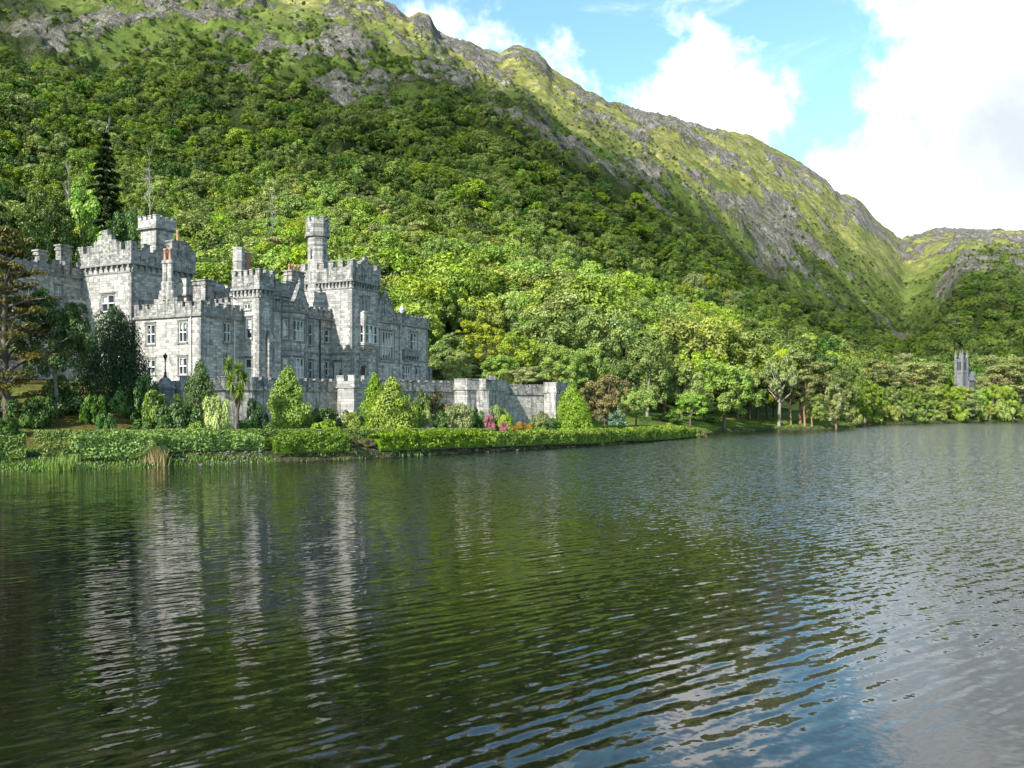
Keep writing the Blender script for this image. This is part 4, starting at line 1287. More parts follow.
def cone(seed, n=6000, size=0.016, wide=0.19, power=0.75, lumps=46, low=0.0, rough=0.14, trunk=0.02):
    """dense pointed or rounded conifer, foliage in upright sprays"""
    rng = np.random.RandomState(seed)
    C = []; Rd = []
    for i in range(lumps):
        f = (i + 0.5) / lumps
        z = low + (0.97 - low) * f
        r = wide * (1 - f ** (1 / power)) ** 0.8 * rng.uniform(0.55, 1.18) + 0.006
        if f < 0.12: r *= 0.8 + f * 1.6
        a = i * 2.399
        C.append((r * math.cos(a) * 0.8, r * math.sin(a) * 0.8, z)); Rd.append(max(0.028, r * 0.42 + rough * 0.18))
    for f in np.linspace(0.05, 0.9, 10):
        C.append((0, 0, low + (1 - low) * f)); Rd.append(max(0.02, wide * (1 - f ** (1 / power)) ** 0.8 * 0.8))
    C = np.array(C); Rd = np.array(Rd)
    k = rng.choice(len(C), n, p=Rd ** 1.7 / (Rd ** 1.7).sum())
    d = rdir(rng, n); d = unit(d + unit(C[k] * np.array([1, 1, 0.0]) + 1e-6) * 0.6)
    pos = C[k] + d * (Rd[k] * rng.uniform(0.6, 1.05, n))[:, None] * np.array([1, 1, 1.5])
    pos[:, 2] = np.clip(pos[:, 2], 0.0, 1.02)
    nr = unit(d * np.array([1, 1, 0.5]) + np.array([0, 0, 0.25]) + rdir(rng, n) * 0.5)
    along = unit(np.array([0, 0, 1.0]) + rdir(rng, n) * 0.5)
    ct = rng.rand(len(C))
    return leaves(rng, pos, nr, size, 0.42, np.clip(ct[k] * .5 + rng.rand(n) * .5, 0, 1), along=along), tubes([([(0, 0, -.05), (0, 0, 0.9)], [trunk * 1.3, trunk * .2])])


def spruce(seed, n=5200, size=0.018, wide=0.17, low=0.06, tiers=17, per=7, droop=0.35, jag=0.3):
    rng = np.random.RandomState(seed)
    pos = []; nr = []; al = []; tn = []; paths = [([(0, 0, -.04), (0, 0, .5), (0, 0, .985)], [.022, .014, .003])]
    m = max(10, n // (tiers * per))
    for i in range(tiers):
        f = i / (tiers - 1)
        z = low + (0.97 - low) * f
        for j in range(per):
            a = j * 6.283 / per + i * 0.7 + rng.uniform(-.25, .25)
            r = (wide * (1 - f) ** 0.85 + 0.012) * rng.uniform(1 - jag, 1 + jag * 0.5)
            d = np.array([math.cos(a), math.sin(a), 0])
            u = rng.rand(m) ** 0.7
            side = np.array([-d[1], d[0], 0])
            p = d * (u * r)[:, None] + side * (rng.normal(size=m) * r * 0.17 * (1.15 - u))[:, None]
            p[:, 2] += z - droop * r * u ** 1.4 - rng.rand(m) * 0.016
            pos.append(p); nr.append(unit(np.array([0, 0, 1.0]) + d * 0.35 + rdir(rng, m) * 0.55)); al.append(unit(d + rdir(rng, m) * 0.5))
            tn.append(np.clip(rng.rand() * .5 + rng.rand(m) * .5, 0, 1))
            paths.append(([(0, 0, z), tuple(d * r * 0.8 + np.array([0, 0, z - droop * r * 0.7]))], [.006 * (1.2 - f), .001]))
    pos = np.concatenate(pos); nr = np.concatenate(nr); al = np.concatenate(al); tn = np.concatenate(tn)
    return leaves(rng, pos, nr, size, 0.4, tn, along=al), tubes(paths, 5)


def cedar(seed, n=15000, size=0.011, wide=0.42, tiers=13):
    """wide conifer with level, ragged foliage shelves"""
    rng = np.random.RandomState(seed)
    C = []; Rd = []; paths = [([(0, 0, -.05), (0.01, 0.0, .4), (0.0, 0.02, .97)], [.030, .022, .004])]
    for i in range(tiers):
        f = (i + .5) / tiers; z = 0.10 + 0.86 * f
        for j in range(4):
            a = i * 1.9 + j * 1.571 + rng.uniform(-.4, .4)
            r = wide * (1.0 - 0.80 * f ** 1.5) * rng.uniform(0.55, 1.05)
            e = np.array([math.cos(a) * r, math.sin(a) * r, z + rng.uniform(-.01, .05)])
            paths.append(([(0, 0, z - .03), tuple(e * np.array([.5, .5, 1]) + np.array([0, 0, -.015])), tuple(e)], [.010, .007, .002]))
            for u in np.linspace(0.35, 1.0, 6):
                C.append(e * np.array([u, u, 1]) + rng.normal(size=3) * np.array([.035, .035, .008])); Rd.append(rng.uniform(.030, .060))
    C = np.array(C); Rd = np.array(Rd)
    return clumpcloud(rng, C, Rd, n, size, 0.32, 0.5, 0.6, 0.45, tvar=0.8), tubes(paths, 6)


def shrub(seed, n=3200, size=0.050, cl=34, flat=0.8, crad=0.26):
    """dome of radius about 1 (x,y) and height 1"""
    rng = np.random.RandomState(seed)
    d = rdir(rng, cl * 3); d = d[d[:, 2] > -0.15][:cl]
    C = d * rng.uniform(0.42, 0.98, (len(d), 1)) * np.array([rng.uniform(.8, 1.1), rng.uniform(.75, 1.05), 0.92]); C[:, 2] = np.maximum(C[:, 2], 0.08)
    Rd = crad * rng.uniform(0.5, 1.25, len(d))
    cr = clumpcloud(rng, C, Rd, n, size, flat, 0.3, 0.5, center=np.array([0, 0, -0.1]))
    cr[0][:, 2] = np.maximum(cr[0][:, 2], -0.12)
    return cr, tubes([([(0, 0, -.15), tuple(c * .5), tuple(c * .95)], [.05, .035, .012]) for c in C[:7]], 5)


def cordyline(seed):
    rng = np.random.RandomState(seed)
    heads = [(0.0, 0.0, 0.80), (0.14, 0.03, 0.66), (-0.13, -0.05, 0.70), (0.03, 0.12, 0.55), (-0.05, -0.12, 0.50), (0.12, -0.1, 0.86)]
    paths = [([(0, 0, -.05), (.01, 0, .3), (0, 0, .5)], [.03, .026, .022])]
    V = []; Q = []; T = []; o = 0
    for hx, hy, hz in heads:
        paths.append(([(0, 0, .34), (hx * .7, hy * .7, hz * .75), (hx, hy, hz)], [.020, .016, .012]))
        for i in range(170):
            d = rdir(rng, 1)[0]; d[2] = d[2] * 0.8 + 0.38; d /= np.linalg.norm(d)
            L = rng.uniform(0.11, 0.17)
            s = np.cross(d, (0, 0, 1)); s /= np.linalg.norm(s) + 1e-6; s *= 0.007
            p0 = np.array([hx, hy, hz]); p1 = p0 + d * L * .55; p2 = p0 + d * L + np.array([0, 0, -0.03 * rng.uniform(.0, 1.6)])
            V += [p0 - s * .7, p0 + s * .7, p1 + s, p1 - s, p2 + s * .25, p2 - s * .25]
            Q += [(o, o + 1, o + 2, o + 3), (o + 3, o + 2, o + 4, o + 5)]; tt = rng.rand(); T += [tt, tt]; o += 6
    return [np.array(V), np.array(Q), np.array(T)], tubes(paths, 7)


def deadtree(seed):
    rng = np.random.RandomState(seed)
    paths = [([(0, 0, -.05), (.01, .01, .5), (0.02, 0, .98)], [.020, .013, .003])]
    for i in range(26):
        z = rng.uniform(.35, .95); a = rng.uniform(0, 6.28); L = rng.uniform(.10, .26) * (1.25 - z)* 1.5
        d = np.array([math.cos(a), math.sin(a), rng.uniform(.2, .9)])
        p = np.array([0.015 * z, 0, z]); e = p + d * L
        paths.append(([p, p + d * L * .5 + rng.normal(size=3) * .01, e], [.008, .005, .0015]))
        for q in range(3):
            s = p + d * L * rng.uniform(.4, .95); e2 = s + (d + rng.normal(size=3) * .6) * L * .35
            paths.append(([s, e2], [.004, .001]))
    return None, tubes(paths, 5)


LIB = {}


def shape(key):
    if key not in LIB:
        fn, args, kw = SHAPES[key]
        cr, tr = fn(*args, **kw)
        LIB[key] = (arr_mesh(key + '_crown', cr[0], cr[1], [LEAF['mid']], cr[2]) if cr is not None else None,
                    arr_mesh(key + '_trunk', tr[0], tr[1], [BARK], None, smooth=True))
    return LIB[key]


SHAPES = {}
for k in range(4):
    SHAPES['near%d' % k] = (broadleaf, (100 + k,), dict(n=15000, size=0.0125, nlobe=8, cl=9, crad=0.075))
    SHAPES['tree%d' % k] = (broadleaf, (200 + k,), dict(n=7500, size=0.0175, nlobe=8, cl=9, crad=0.075, low=0.18))
    SHAPES['tall%d' % k] = (broadleaf, (300 + k,), dict(n=8500, size=0.0155, nlobe=10, cl=9, crad=0.062, wide=0.30, low=0.12, lobe=0.16))
    SHAPES['pine%d' % k] = (pine, (400 + k,), dict(n=4600, size=0.017))
    SHAPES['shrub%d' % k] = (shrub, (500 + k,), dict(n=4200, size=0.055, cl=40))
    SHAPES['cone%d' % k] = (cone, (600 + k,), dict(n=11000, size=0.017))
SHAPES['open0'] = (broadleaf, (705,), dict(n=4600, size=0.019, nlobe=10, cl=6, crad=0.066, low=0.34, wide=0.42, trunk=0.032, nl=26))
SHAPES['rustree'] = (broadleaf, (711,), dict(n=9000, size=0.017, nlobe=10, cl=8, crad=0.075, low=0.22, wide=0.50, lobe=0.17, trunk=0.04, nl=18))
SHAPES['spruce0'] = (spruce, (801,), dict(n=16000, size=0.017, wide=0.24, jag=0.55, droop=0.22, per=7, tiers=24))
SHAPES['spruce1'] = (spruce, (802,), dict(n=7000, size=0.016, wide=0.20))
SHAPES['yew0'] = (cone, (811,), dict(n=22000, size=0.0125, wide=0.29, power=0.42, lumps=80, rough=0.10))
SHAPES['egg0'] = (cone, (812,), dict(n=12000, size=0.017, wide=0.26, power=0.5, lumps=60))
SHAPES['cedar0'] = (cedar, (821,), {})
SHAPES['cord0'] = (cordyline, (831,), {})
for k in range(3):
    SHAPES['dead%d' % k] = (deadtree, (841 + k,), {})
WID = {'near': 0.84, 'tree': 0.84, 'tall': 0.70, 'pine': 0.62, 'shru': 2.0, 'cone': 0.40, 'open': 0.95, 'rust': 1.0, 'spru': 0.40, 'yew0': 0.58, 'egg0': 0.54, 'ceda': 0.86, 'cord': 0.50, 'dead': 0.4}
HGT = {}
prng = random.Random(5)


def plant(name, label, cat, px, Y, top, w, key, leaf, bark=None, group=None, rz=None, base=None):
    """a tree or shrub of its own: Empty at its foot > trunk, crown"""
    x = (px - 512) / FPX * Y
    z = gz(x, Y) if base is None else base
    h = max(0.4, CAMZ + (HZ - top) / FPX * Y - z)
    ww = w / FPX * Y
    cr, tr = shape(key)
    o = empty(name, (x, Y, z), prng.uniform(0, 6.28) if rz is None else rz)
    tag(o, label, cat, group)
    k = ww / WID[key[:4]]
    o.scale = (k, k, h)
    if tr is not None:
        t = link('stems' if key.startswith('shru') else 'trunk', tr, o)
        t.material_slots[0].link = 'OBJECT'; t.material_slots[0].material = bark or BARK
    if cr is not None:
        c = link('crown' if not key.startswith('shru') else 'foliage', cr, o)
        c.material_slots[0].link = 'OBJECT'; c.material_slots[0].material = LEAF[leaf]
    return o


T = 'tree'; SH = 'shrub'
PLANTS = [
    # ---- left of the castle
    ('cedar_tree', 'ragged spreading conifer with brown branch tips at the left edge of the garden', T, 6, 84, 222, 118, 'cedar0', 'cedar', BARK),
    ('dark_tree', 'deep green tree with a thin pale trunk between spreading conifer and yew', T, 58, 88, 290, 78, 'near0', 'rhodo', BARK_PALE),
    ('yew_tree', 'very dark egg-shaped yew in front of the square left tower', T, 114, 95, 304, 58, 'yew0', 'yew', BARK),
    ('dark_tree', 'dark leafy tree filling the corner behind the spreading conifer', T, 22, 118, 205, 84, 'near1', 'dark', BARK),
    ('dark_tree', 'tall black-green conifer cut by the left edge above the garden', T, -6, 112, 158, 50, 'spruce1', 'spruce', BARK),
    ('dark_tree', 'dark rounded tree behind the battlements of the left wing', T, 52, 142, 190, 62, 'near2', 'dark', BARK),
    ('fresh_green_tree', 'bright green tree behind the stepped gable of the square left tower', T, 87, 146, 184, 56, 'tall0', 'fresh', BARK),
    ('dark_tree', 'dark green tree right behind the stair tower of the square left tower', T, 128, 150, 208, 46, 'near3', 'rhodo', BARK),
    ('spruce_tree', 'tall dark jagged spruce standing above the left end of the castle', T, 106, 168, 128, 62, 'spruce0', 'spruce', BARK),
    ('dark_tree', 'dark tree under the left wing wall beside the spreading conifer', T, -22, 100, 250, 60, 'near3', 'dark', BARK),
    # ---- shrubs on the lawn bank at left
    (None, 'large dark round rhododendron below the pale thin trunk', SH, 29, 82.5, 391, 44, 'shrub0', 'rhodo'),
    (None, 'bright green round shrub at the left edge just above the hedge', SH, 4, 78, 411, 36, 'shrub1', 'rhodo'),
    (None, 'dark shrub at the left edge behind the bright round one', SH, -3, 85, 393, 44, 'shrub2', 'dark'),
    (None, 'dark spreading shrub under the deep green tree at the lawn top', SH, 62, 89, 377, 52, 'shrub3', 'rhodo'),
    (None, 'upper small bushy shrub on the lawn in front of the yew', SH, 95, 86.5, 389, 27, 'shrub0', 'rhodo'),
    (None, 'small round shrub alone on the lawn, lower one before the yew', SH, 106.5, 82, 406, 24, 'shrub1', 'rhodo'),
    (None, 'dark shrub at the foot of the yew on its right', SH, 124, 92, 386, 30, 'shrub2', 'rhodo'),
    (None, 'leafy shrub just left of the lamp pedestal', SH, 147, 92, 374, 34, 'shrub3', 'rhodo'),
    (None, 'shrub in front of the lamp pedestal, at the lawn top', SH, 160, 90, 383, 38, 'shrub0', 'mid'),
    (None, 'biggest round rhododendron, right of the lawn below the lamp', SH, 178, 87, 392, 54, 'shrub1', 'rhodo'),
    (None, 'low spreading shrub at the right end of the lawn', SH, 152, 85, 415, 40, 'shrub2', 'rhodo'),
    (None, 'low bright mound behind the hedge left of the palm', SH, 200, 85, 422, 32, 'shrub3', 'hedge'),
    ('dark_conifer', 'dark feathery conifer in front of the terrace wall left of the palm', T, 200, 93, 360, 34, 'egg0', 'rhodo', BARK),
    ('variegated_shrub', 'pale yellow-green variegated shrub between conifer and palm', SH, 217, 87.5, 387, 30, 'shrub0', 'cream'),
    ('cabbage_palm', 'spiky cabbage palm with a bare trunk before the terrace wall', 'palm', 238, 91, 354, 30, 'cord0', 'mid', BARK),
    (None, 'dark shrub in the shade of the terrace wall right of the palm', SH, 257, 96.5, 397, 24, 'shrub2', 'yew'),
    (None, 'low dark shrub under the palm behind the hedge', SH, 246, 92, 414, 24, 'shrub1', 'rhodo'),
    # ---- below the terrace wall
    ('golden_cypress', 'broad golden-green cypress standing alone left of the wall bastion', T, 288, 97, 366, 42, 'cone0', 'cypress', BARK),
    (None, 'dark shrub right of the broad golden cypress', SH, 317, 101, 409, 26, 'shrub3', 'dark'),
    (None, 'dark green shrub against the wall left of the bastion', SH, 332, 104.5, 403, 32, 'shrub0', 'rhodo'),
    (None, 'mid green shrub below the bastion', SH, 354, 103, 405, 30, 'shrub1', 'mid'),
    (None, 'low bright mound on the hedge below the bastion', SH, 326, 95.5, 419, 30, 'shrub2', 'hedge'),
    ('golden_cypress', 'tall narrow golden cypress, left of the touching pair', T, 375, 104, 372, 28, 'cone1', 'cypress', BARK),
    ('golden_cypress', 'broad golden cypress, right of the touching pair', T, 392, 102.5, 376, 42, 'cone2', 'cypress', BARK),
    (None, 'dark ivy-like bush on the wall right of the cypress pair', SH, 419, 117.5, 391, 30, 'shrub3', 'dark'),
    (None, 'leafy shrub touching the broad cypress of the pair', SH, 411, 109, 400, 26, 'shrub0', 'mid'),
    (None, 'pale flowering shrub right of the cypress pair', SH, 424, 111, 402, 24, 'shrub1', 'grey'),
    (None, 'olive creeper bush over the wall left of the double bastion', SH, 436, 120.5, 387, 28, 'shrub2', 'cedar'),
    (None, 'dark green mound above the purple flowers', SH, 440, 112, 411, 28, 'shrub3', 'rhodo'),
    ('purple_flowers', 'small bed of purple flowers behind the hedge', 'flowers', 427, 104.5, 424, 18, 'shrub1', 'purple'),
    (None, 'greyish airy shrub left of the double bastion', SH, 456, 116, 398, 32, 'shrub0', 'grey'),
    (None, 'dark shrub under the double bastion', SH, 474, 118.5, 403, 26, 'shrub1', 'rhodo'),
    ('flowering_shrub', 'shrub behind the pink blossoms under the double bastion', SH, 497, 121, 404, 24, 'shrub2', 'mid'),
    ('pink_flowers', 'bush of pink blossom under the double bastion', 'flowers', 490, 118.2, 414, 16, 'shrub3', 'pink'),
    ('pink_flowers', 'low cluster of pink blossom on the hedge under the double bastion', 'flowers', 504, 116.5, 420, 10, 'shrub0', 'pink'),
    (None, 'yellow-green shrub right of the pink blossoms', SH, 506, 119, 409, 22, 'shrub1', 'lime'),
    ('orange_flowers', 'low orange flower bed below the curtain wall', 'flowers', 522, 117.5, 421, 20, 'shrub2', 'orange'),
    (None, 'tall olive bush in front of the right curtain wall', SH, 540, 124, 412, 26, 'shrub3', 'mid'),
    (None, 'dark low shrub at the foot of the last bastion', SH, 549, 124, 415, 24, 'shrub0', 'rhodo'),
    ('golden_cypress', 'cone-shaped golden cypress at the right end of the terrace wall', T, 572, 125.5, 383, 33, 'egg0', 'cypress', BARK),
    (None, 'low bright shrub right of the last cypress', SH, 586, 124, 419, 18, 'shrub1', 'hedge'),
    ('reddish_tree', 'spreading brownish tree with a dark forked trunk on the garden lawn', T, 606, 134, 375, 56, 'rustree', 'rust', BARK),
    ('small_tree', 'small yellow-green tree right of the spreading brownish tree', T, 636, 141, 386, 36, 'tree0', 'lime', BARK),
    (None, 'blue-grey low shrub between the brownish and yellow-green trees', SH, 614, 145, 407, 30, 'shrub2', 'blue'),
    (None, 'small golden shrub behind the tip of the hedge', SH, 668, 152, 423, 18, 'shrub3', 'lime'),
    ('red_brown_bush', 'dark red-brown bush at the very tip of the garden', SH, 702, 152.2, 428, 13, 'shrub1', 'rust'),
    (None, 'dark green bush just inside the tip of the garden', SH, 694, 149.8, 428, 14, 'shrub2', 'mid'),
    ('red_brown_bush', 'left dark reddish bush on the water below the wall bastion', SH, 349, 89.6, 436, 19, 'shrub3', 'rust'),
    ('red_brown_bush', 'right dark reddish bush on the water below the wall bastion', SH, 366, 91.0, 437, 20, 'shrub0', 'rust'),
    ('lime_tree', 'lime green tree between the olive tree and the tall bright ash, over the curtain wall', T, 520, 166, 332, 54, 'tree0', 'lime', BARK),
    ('lime_tree', 'lime green tree just below the tall bright ash crown', T, 558, 160, 344, 46, 'tree2', 'lime', BARK),
    ('fresh_green_tree', 'fresh green tree filling the gap behind the last cypress', T, 588, 164, 346, 44, 'tree3', 'fresh', BARK),
    ('broadleaf_tree', 'mid green tree behind the spreading brownish tree', T, 621, 160, 358, 48, 'tree1', 'mid', BARK),
    ('lime_tree', 'tall lime tree between the tall greyish tree and the golden crowns', T, 658, 204, 324, 58, 'tree3', 'lime', BARK),
    ('broadleaf_tree', 'bright tree under the leftmost golden crown', T, 700, 204, 348, 50, 'tree0', 'fresh', BARK),
    ('broadleaf_tree', 'fresh tree right behind the rounded lime green shore tree', T, 738, 204, 366, 44, 'tree2', 'fresh', BARK),
    ('broadleaf_tree', 'mid green tree under the rightmost golden crown', T, 757, 216, 360, 44, 'tree1', 'mid', BARK),
    ('broadleaf_tree', 'low fresh green tree behind the end of the thin clipped hedge', T, 690, 172, 392, 36, 'tree3', 'fresh', BARK),
    (None, 'leafy shrub under the trees left of the rounded lime green shore tree', SH, 708, 186, 414, 26, 'shrub1', 'mid'),
    (None, 'leafy shrub under the fresh tree beside the hedge tip', SH, 672, 170, 412, 30, 'shrub2', 'rhodo'),
    # ---- trees right of the castle
    ('broadleaf_tree', 'light green tree close to the right end of the castle', T, 447, 173, 333, 50, 'tree1', 'mid', BARK),
    ('pale_tree', 'small pale greyish tree beside the castle annexe', T, 459, 158, 350, 32, 'tall1', 'grey', BARK_PALE),
    ('broadleaf_tree', 'olive tree above the left part of the double bastion', T, 483, 180, 322, 54, 'tree2', 'gold', BARK),
    ('broadleaf_tree', 'low bright lime tree just over the double bastion', T, 499, 152, 354, 44, 'tree3', 'lime', BARK),
    ('pale_tree', 'low creamy bush-like tree over the right curtain wall', T, 525, 150, 366, 44, 'tree1', 'cream', BARK),
    ('ash_tree', 'tall bright green tree behind the last bastion', T, 545, 170, 307, 74, 'tree3', 'fresh', BARK),
    ('broadleaf_tree', 'small fresh green tree leaning over the last bastion', T, 572, 158, 352, 34, 'tall3', 'fresh', BARK),
    ('broadleaf_tree', 'tall fresh green tree with layered crown above the last cypress', T, 600, 176, 303, 62, 'tree0', 'fresh', BARK),
    ('dark_tree', 'dark tree in the gap between the two tall fresh green trees', T, 573, 192, 312, 42, 'tree2', 'dark', BARK),
    ('dark_tree', 'dark tree right of the tall layered crown', T, 628, 196, 318, 44, 'tree3', 'dark', BARK),
    ('grey_tree', 'tall greyish tree above the garden lawn, right of the spreading brownish tree', T, 647, 172, 336, 52, 'tall3', 'grey', BARK_PALE),
    ('broadleaf_tree', 'fresh green tree beside the hedge tip, light lower crown', T, 682, 178, 364, 50, 'tree1', 'fresh', BARK),
    ('broadleaf_tree', 'mid green tree behind the light lower crown', T, 664, 194, 346, 42, 'tree0', 'mid', BARK),
    ('golden_tree', 'golden-topped tree, leftmost of the golden crowns', T, 684, 206, 317, 74, 'tree1', 'gold', BARK),
    ('golden_tree', 'golden-topped tree, second of the golden crowns', T, 713, 214, 320, 72, 'tree2', 'gold', BARK),
    ('golden_tree', 'golden-topped tree, third of the golden crowns', T, 742, 217, 327, 68, 'tree3', 'gold', BARK),
    ('golden_tree', 'golden-topped tree, rightmost and lowest of the golden crowns', T, 768, 218, 344, 52, 'tree0', 'gold', BARK),
    ('lime_tree', 'rounded lime green tree on the shore below the golden crowns', T, 724, 191, 361, 60, 'tree2', 'lime', BARK),
    ('grey_tree', 'small grey-green tree overhanging the shore at the hedge tip', T, 701, 188, 388, 34, 'tall3', 'grey', BARK),
    ('dark_tree', 'shaded tree between the lime green tree and the gnarled tree', T, 750, 212, 376, 34, 'tree1', 'dark', BARK),
    ('dark_tree', 'shaded tree behind the gnarled tree', T, 774, 224, 372, 36, 'tree2', 'dark', BARK),
    ('dark_tree', 'dark tree below the second golden crown', T, 702, 212, 352, 40, 'tree3', 'mid', BARK),
    ('gnarled_tree', 'gnarled pale-trunked open tree on the grassy point', T, 779, 208.5, 352, 46, 'open0', 'grey', BARK_PALE),
    ('umbrella_pine', 'pale flat-topped pine right behind the gnarled tree', T, 800, 215, 352, 46, 'pine0', 'pine', BARK_RED),
    ('umbrella_pine', 'flat-topped pine at the right of the grassy point', T, 819, 223, 360, 42, 'pine1', 'pine', BARK_RED),
    ('slender_pine', 'slender pine with a bare stem right beside the gnarled tree', T, 791, 212, 378, 26, 'pine2', 'pine', BARK_RED),
    ('slender_pine', 'slender pine with a bare stem in the middle of the grassy point', T, 805, 211, 374, 26, 'pine3', 'pine', BARK_RED),
    ('small_tree', 'bushy yellow-green small tree on the water edge of the grassy point', T, 812, 212, 391, 24, 'tall1', 'lime', BARK_RED),
    ('drooping_tree', 'drooping beige-green tree at the end of the grassy point', T, 836, 213, 381, 30, 'tall2', 'pine', BARK_RED),
    ('broadleaf_tree', 'dark green tree behind the end of the grassy point', T, 843, 236, 366, 40, 'tree0', 'mid', BARK),
    ('broadleaf_tree', 'green tree where the far shore meets the grassy point', T, 862, 268, 378, 36, 'tree1', 'mid', BARK),
]
SHRUBNAME = {'rhodo': 'rhododendron', 'dark': 'evergreen_shrub', 'yew': 'evergreen_shrub', 'mid': 'leafy_shrub', 'hedge': 'low_shrub', 'grey': 'flowering_shrub', 'cedar': 'creeper_bush', 'lime': 'leafy_shrub', 'blue': 'blue_shrub'}
for p in PLANTS:
    plant(p[0] or SHRUBNAME[p[8]], p[1], p[2], p[3], p[4], p[5], p[6], p[7], p[8], p[9] if len(p) > 9 else None)

# far shore: pines above a line of shore bushes
FAR = [(873, 300, 361, 32, 0), (892, 306, 367, 30, 1), (905, 334, 355, 20, 2), (914, 312, 364, 32, 3), (930, 316, 365, 34, 0), (934, 324, 364, 28, 1), (983, 330, 380, 15, 3),
       (993, 346, 357, 28, 0), (1006, 340, 365, 32, 1), (1014, 348, 359, 38, 2), (1040, 350, 362, 36, 3), (1068, 356, 360, 38, 0), (880, 322, 372, 28, 2), (1026, 352, 372, 30, 1)]
FARL = ['broad pine at the left end of the far shore pines', 'second pine of the far shore from the left', 'taller thin pine standing behind the left far shore pines', 'full pine left of the church, third group from the point',
        'wide pine left of the church tower', 'pine directly left of the church tower pinnacles', 'short pale pine just right of the church tower',
        'tall flat pine right of the church tower', 'second pine right of the church tower', 'broad pine near the right end of the far shore', 'pine at the right picture edge of the far shore', 'pine on the far shore beyond the right edge',
        'lower pine behind the left end of the far shore pines', 'low pine behind the two at the right end of the far shore']
for (px, Y, top, w, k), lb in zip(FAR, FARL):
    plant('shore_pine', lb, T, px, Y, top - 3, w * 1.1, 'pine%d' % k, 'pine', BARK_RED if k % 2 else BARK_PALE, 'pines on the far shore')
brng = random.Random(11)
px = 850
i = 0
while px < 1075:
    Y = float(I(px, SH_C, SH_Y)) + brng.uniform(4, 9)
    plant('shore_bush', 'leafy bush in the unbroken row along the far shore waterline', 'bush', px, Y, brng.uniform(397, 408), brng.uniform(16, 24), 'tree%d' % (i % 4) if i % 2 else 'shrub%d' % (i % 4),
          brng.choice(['lime', 'mid', 'lime', 'gold', 'grey', 'fresh']), BARK_PALE, 'bushes along the far shore')
    plant('shore_tree', 'middle-height broadleaf tree between far shore bushes and pines', T, px + 5, Y + 12, brng.uniform(382, 393), brng.uniform(20, 30), 'tree%d' % ((i + 1) % 4),
          brng.choice(['mid', 'lime', 'grey', 'mid']), BARK_PALE, 'broadleaf trees on the far shore')
    px += brng.uniform(9, 13); i += 1

# dead trees and pale stems on the hillside
for (px, Y, top, w, k, lb) in [(106, 176, 118, 12, 0, 'bleached dead tree top rising above the dark spruce'), (69, 205, 162, 10, 1, 'pale dead tree left of the dark spruce'), (150, 225, 146, 9, 2, 'grey dead tree on the hillside right of the dark spruce'),
                              (272, 235, 184, 6, 0, 'thin dead stem above the middle of the castle')]:
    x = (px - 512) / FPX * Y
    z = gz(x, Y)
    plant('dead_tree', lb, T, px, Y, top, w, 'dead%d' % k, 'mid', BARK_DEAD)


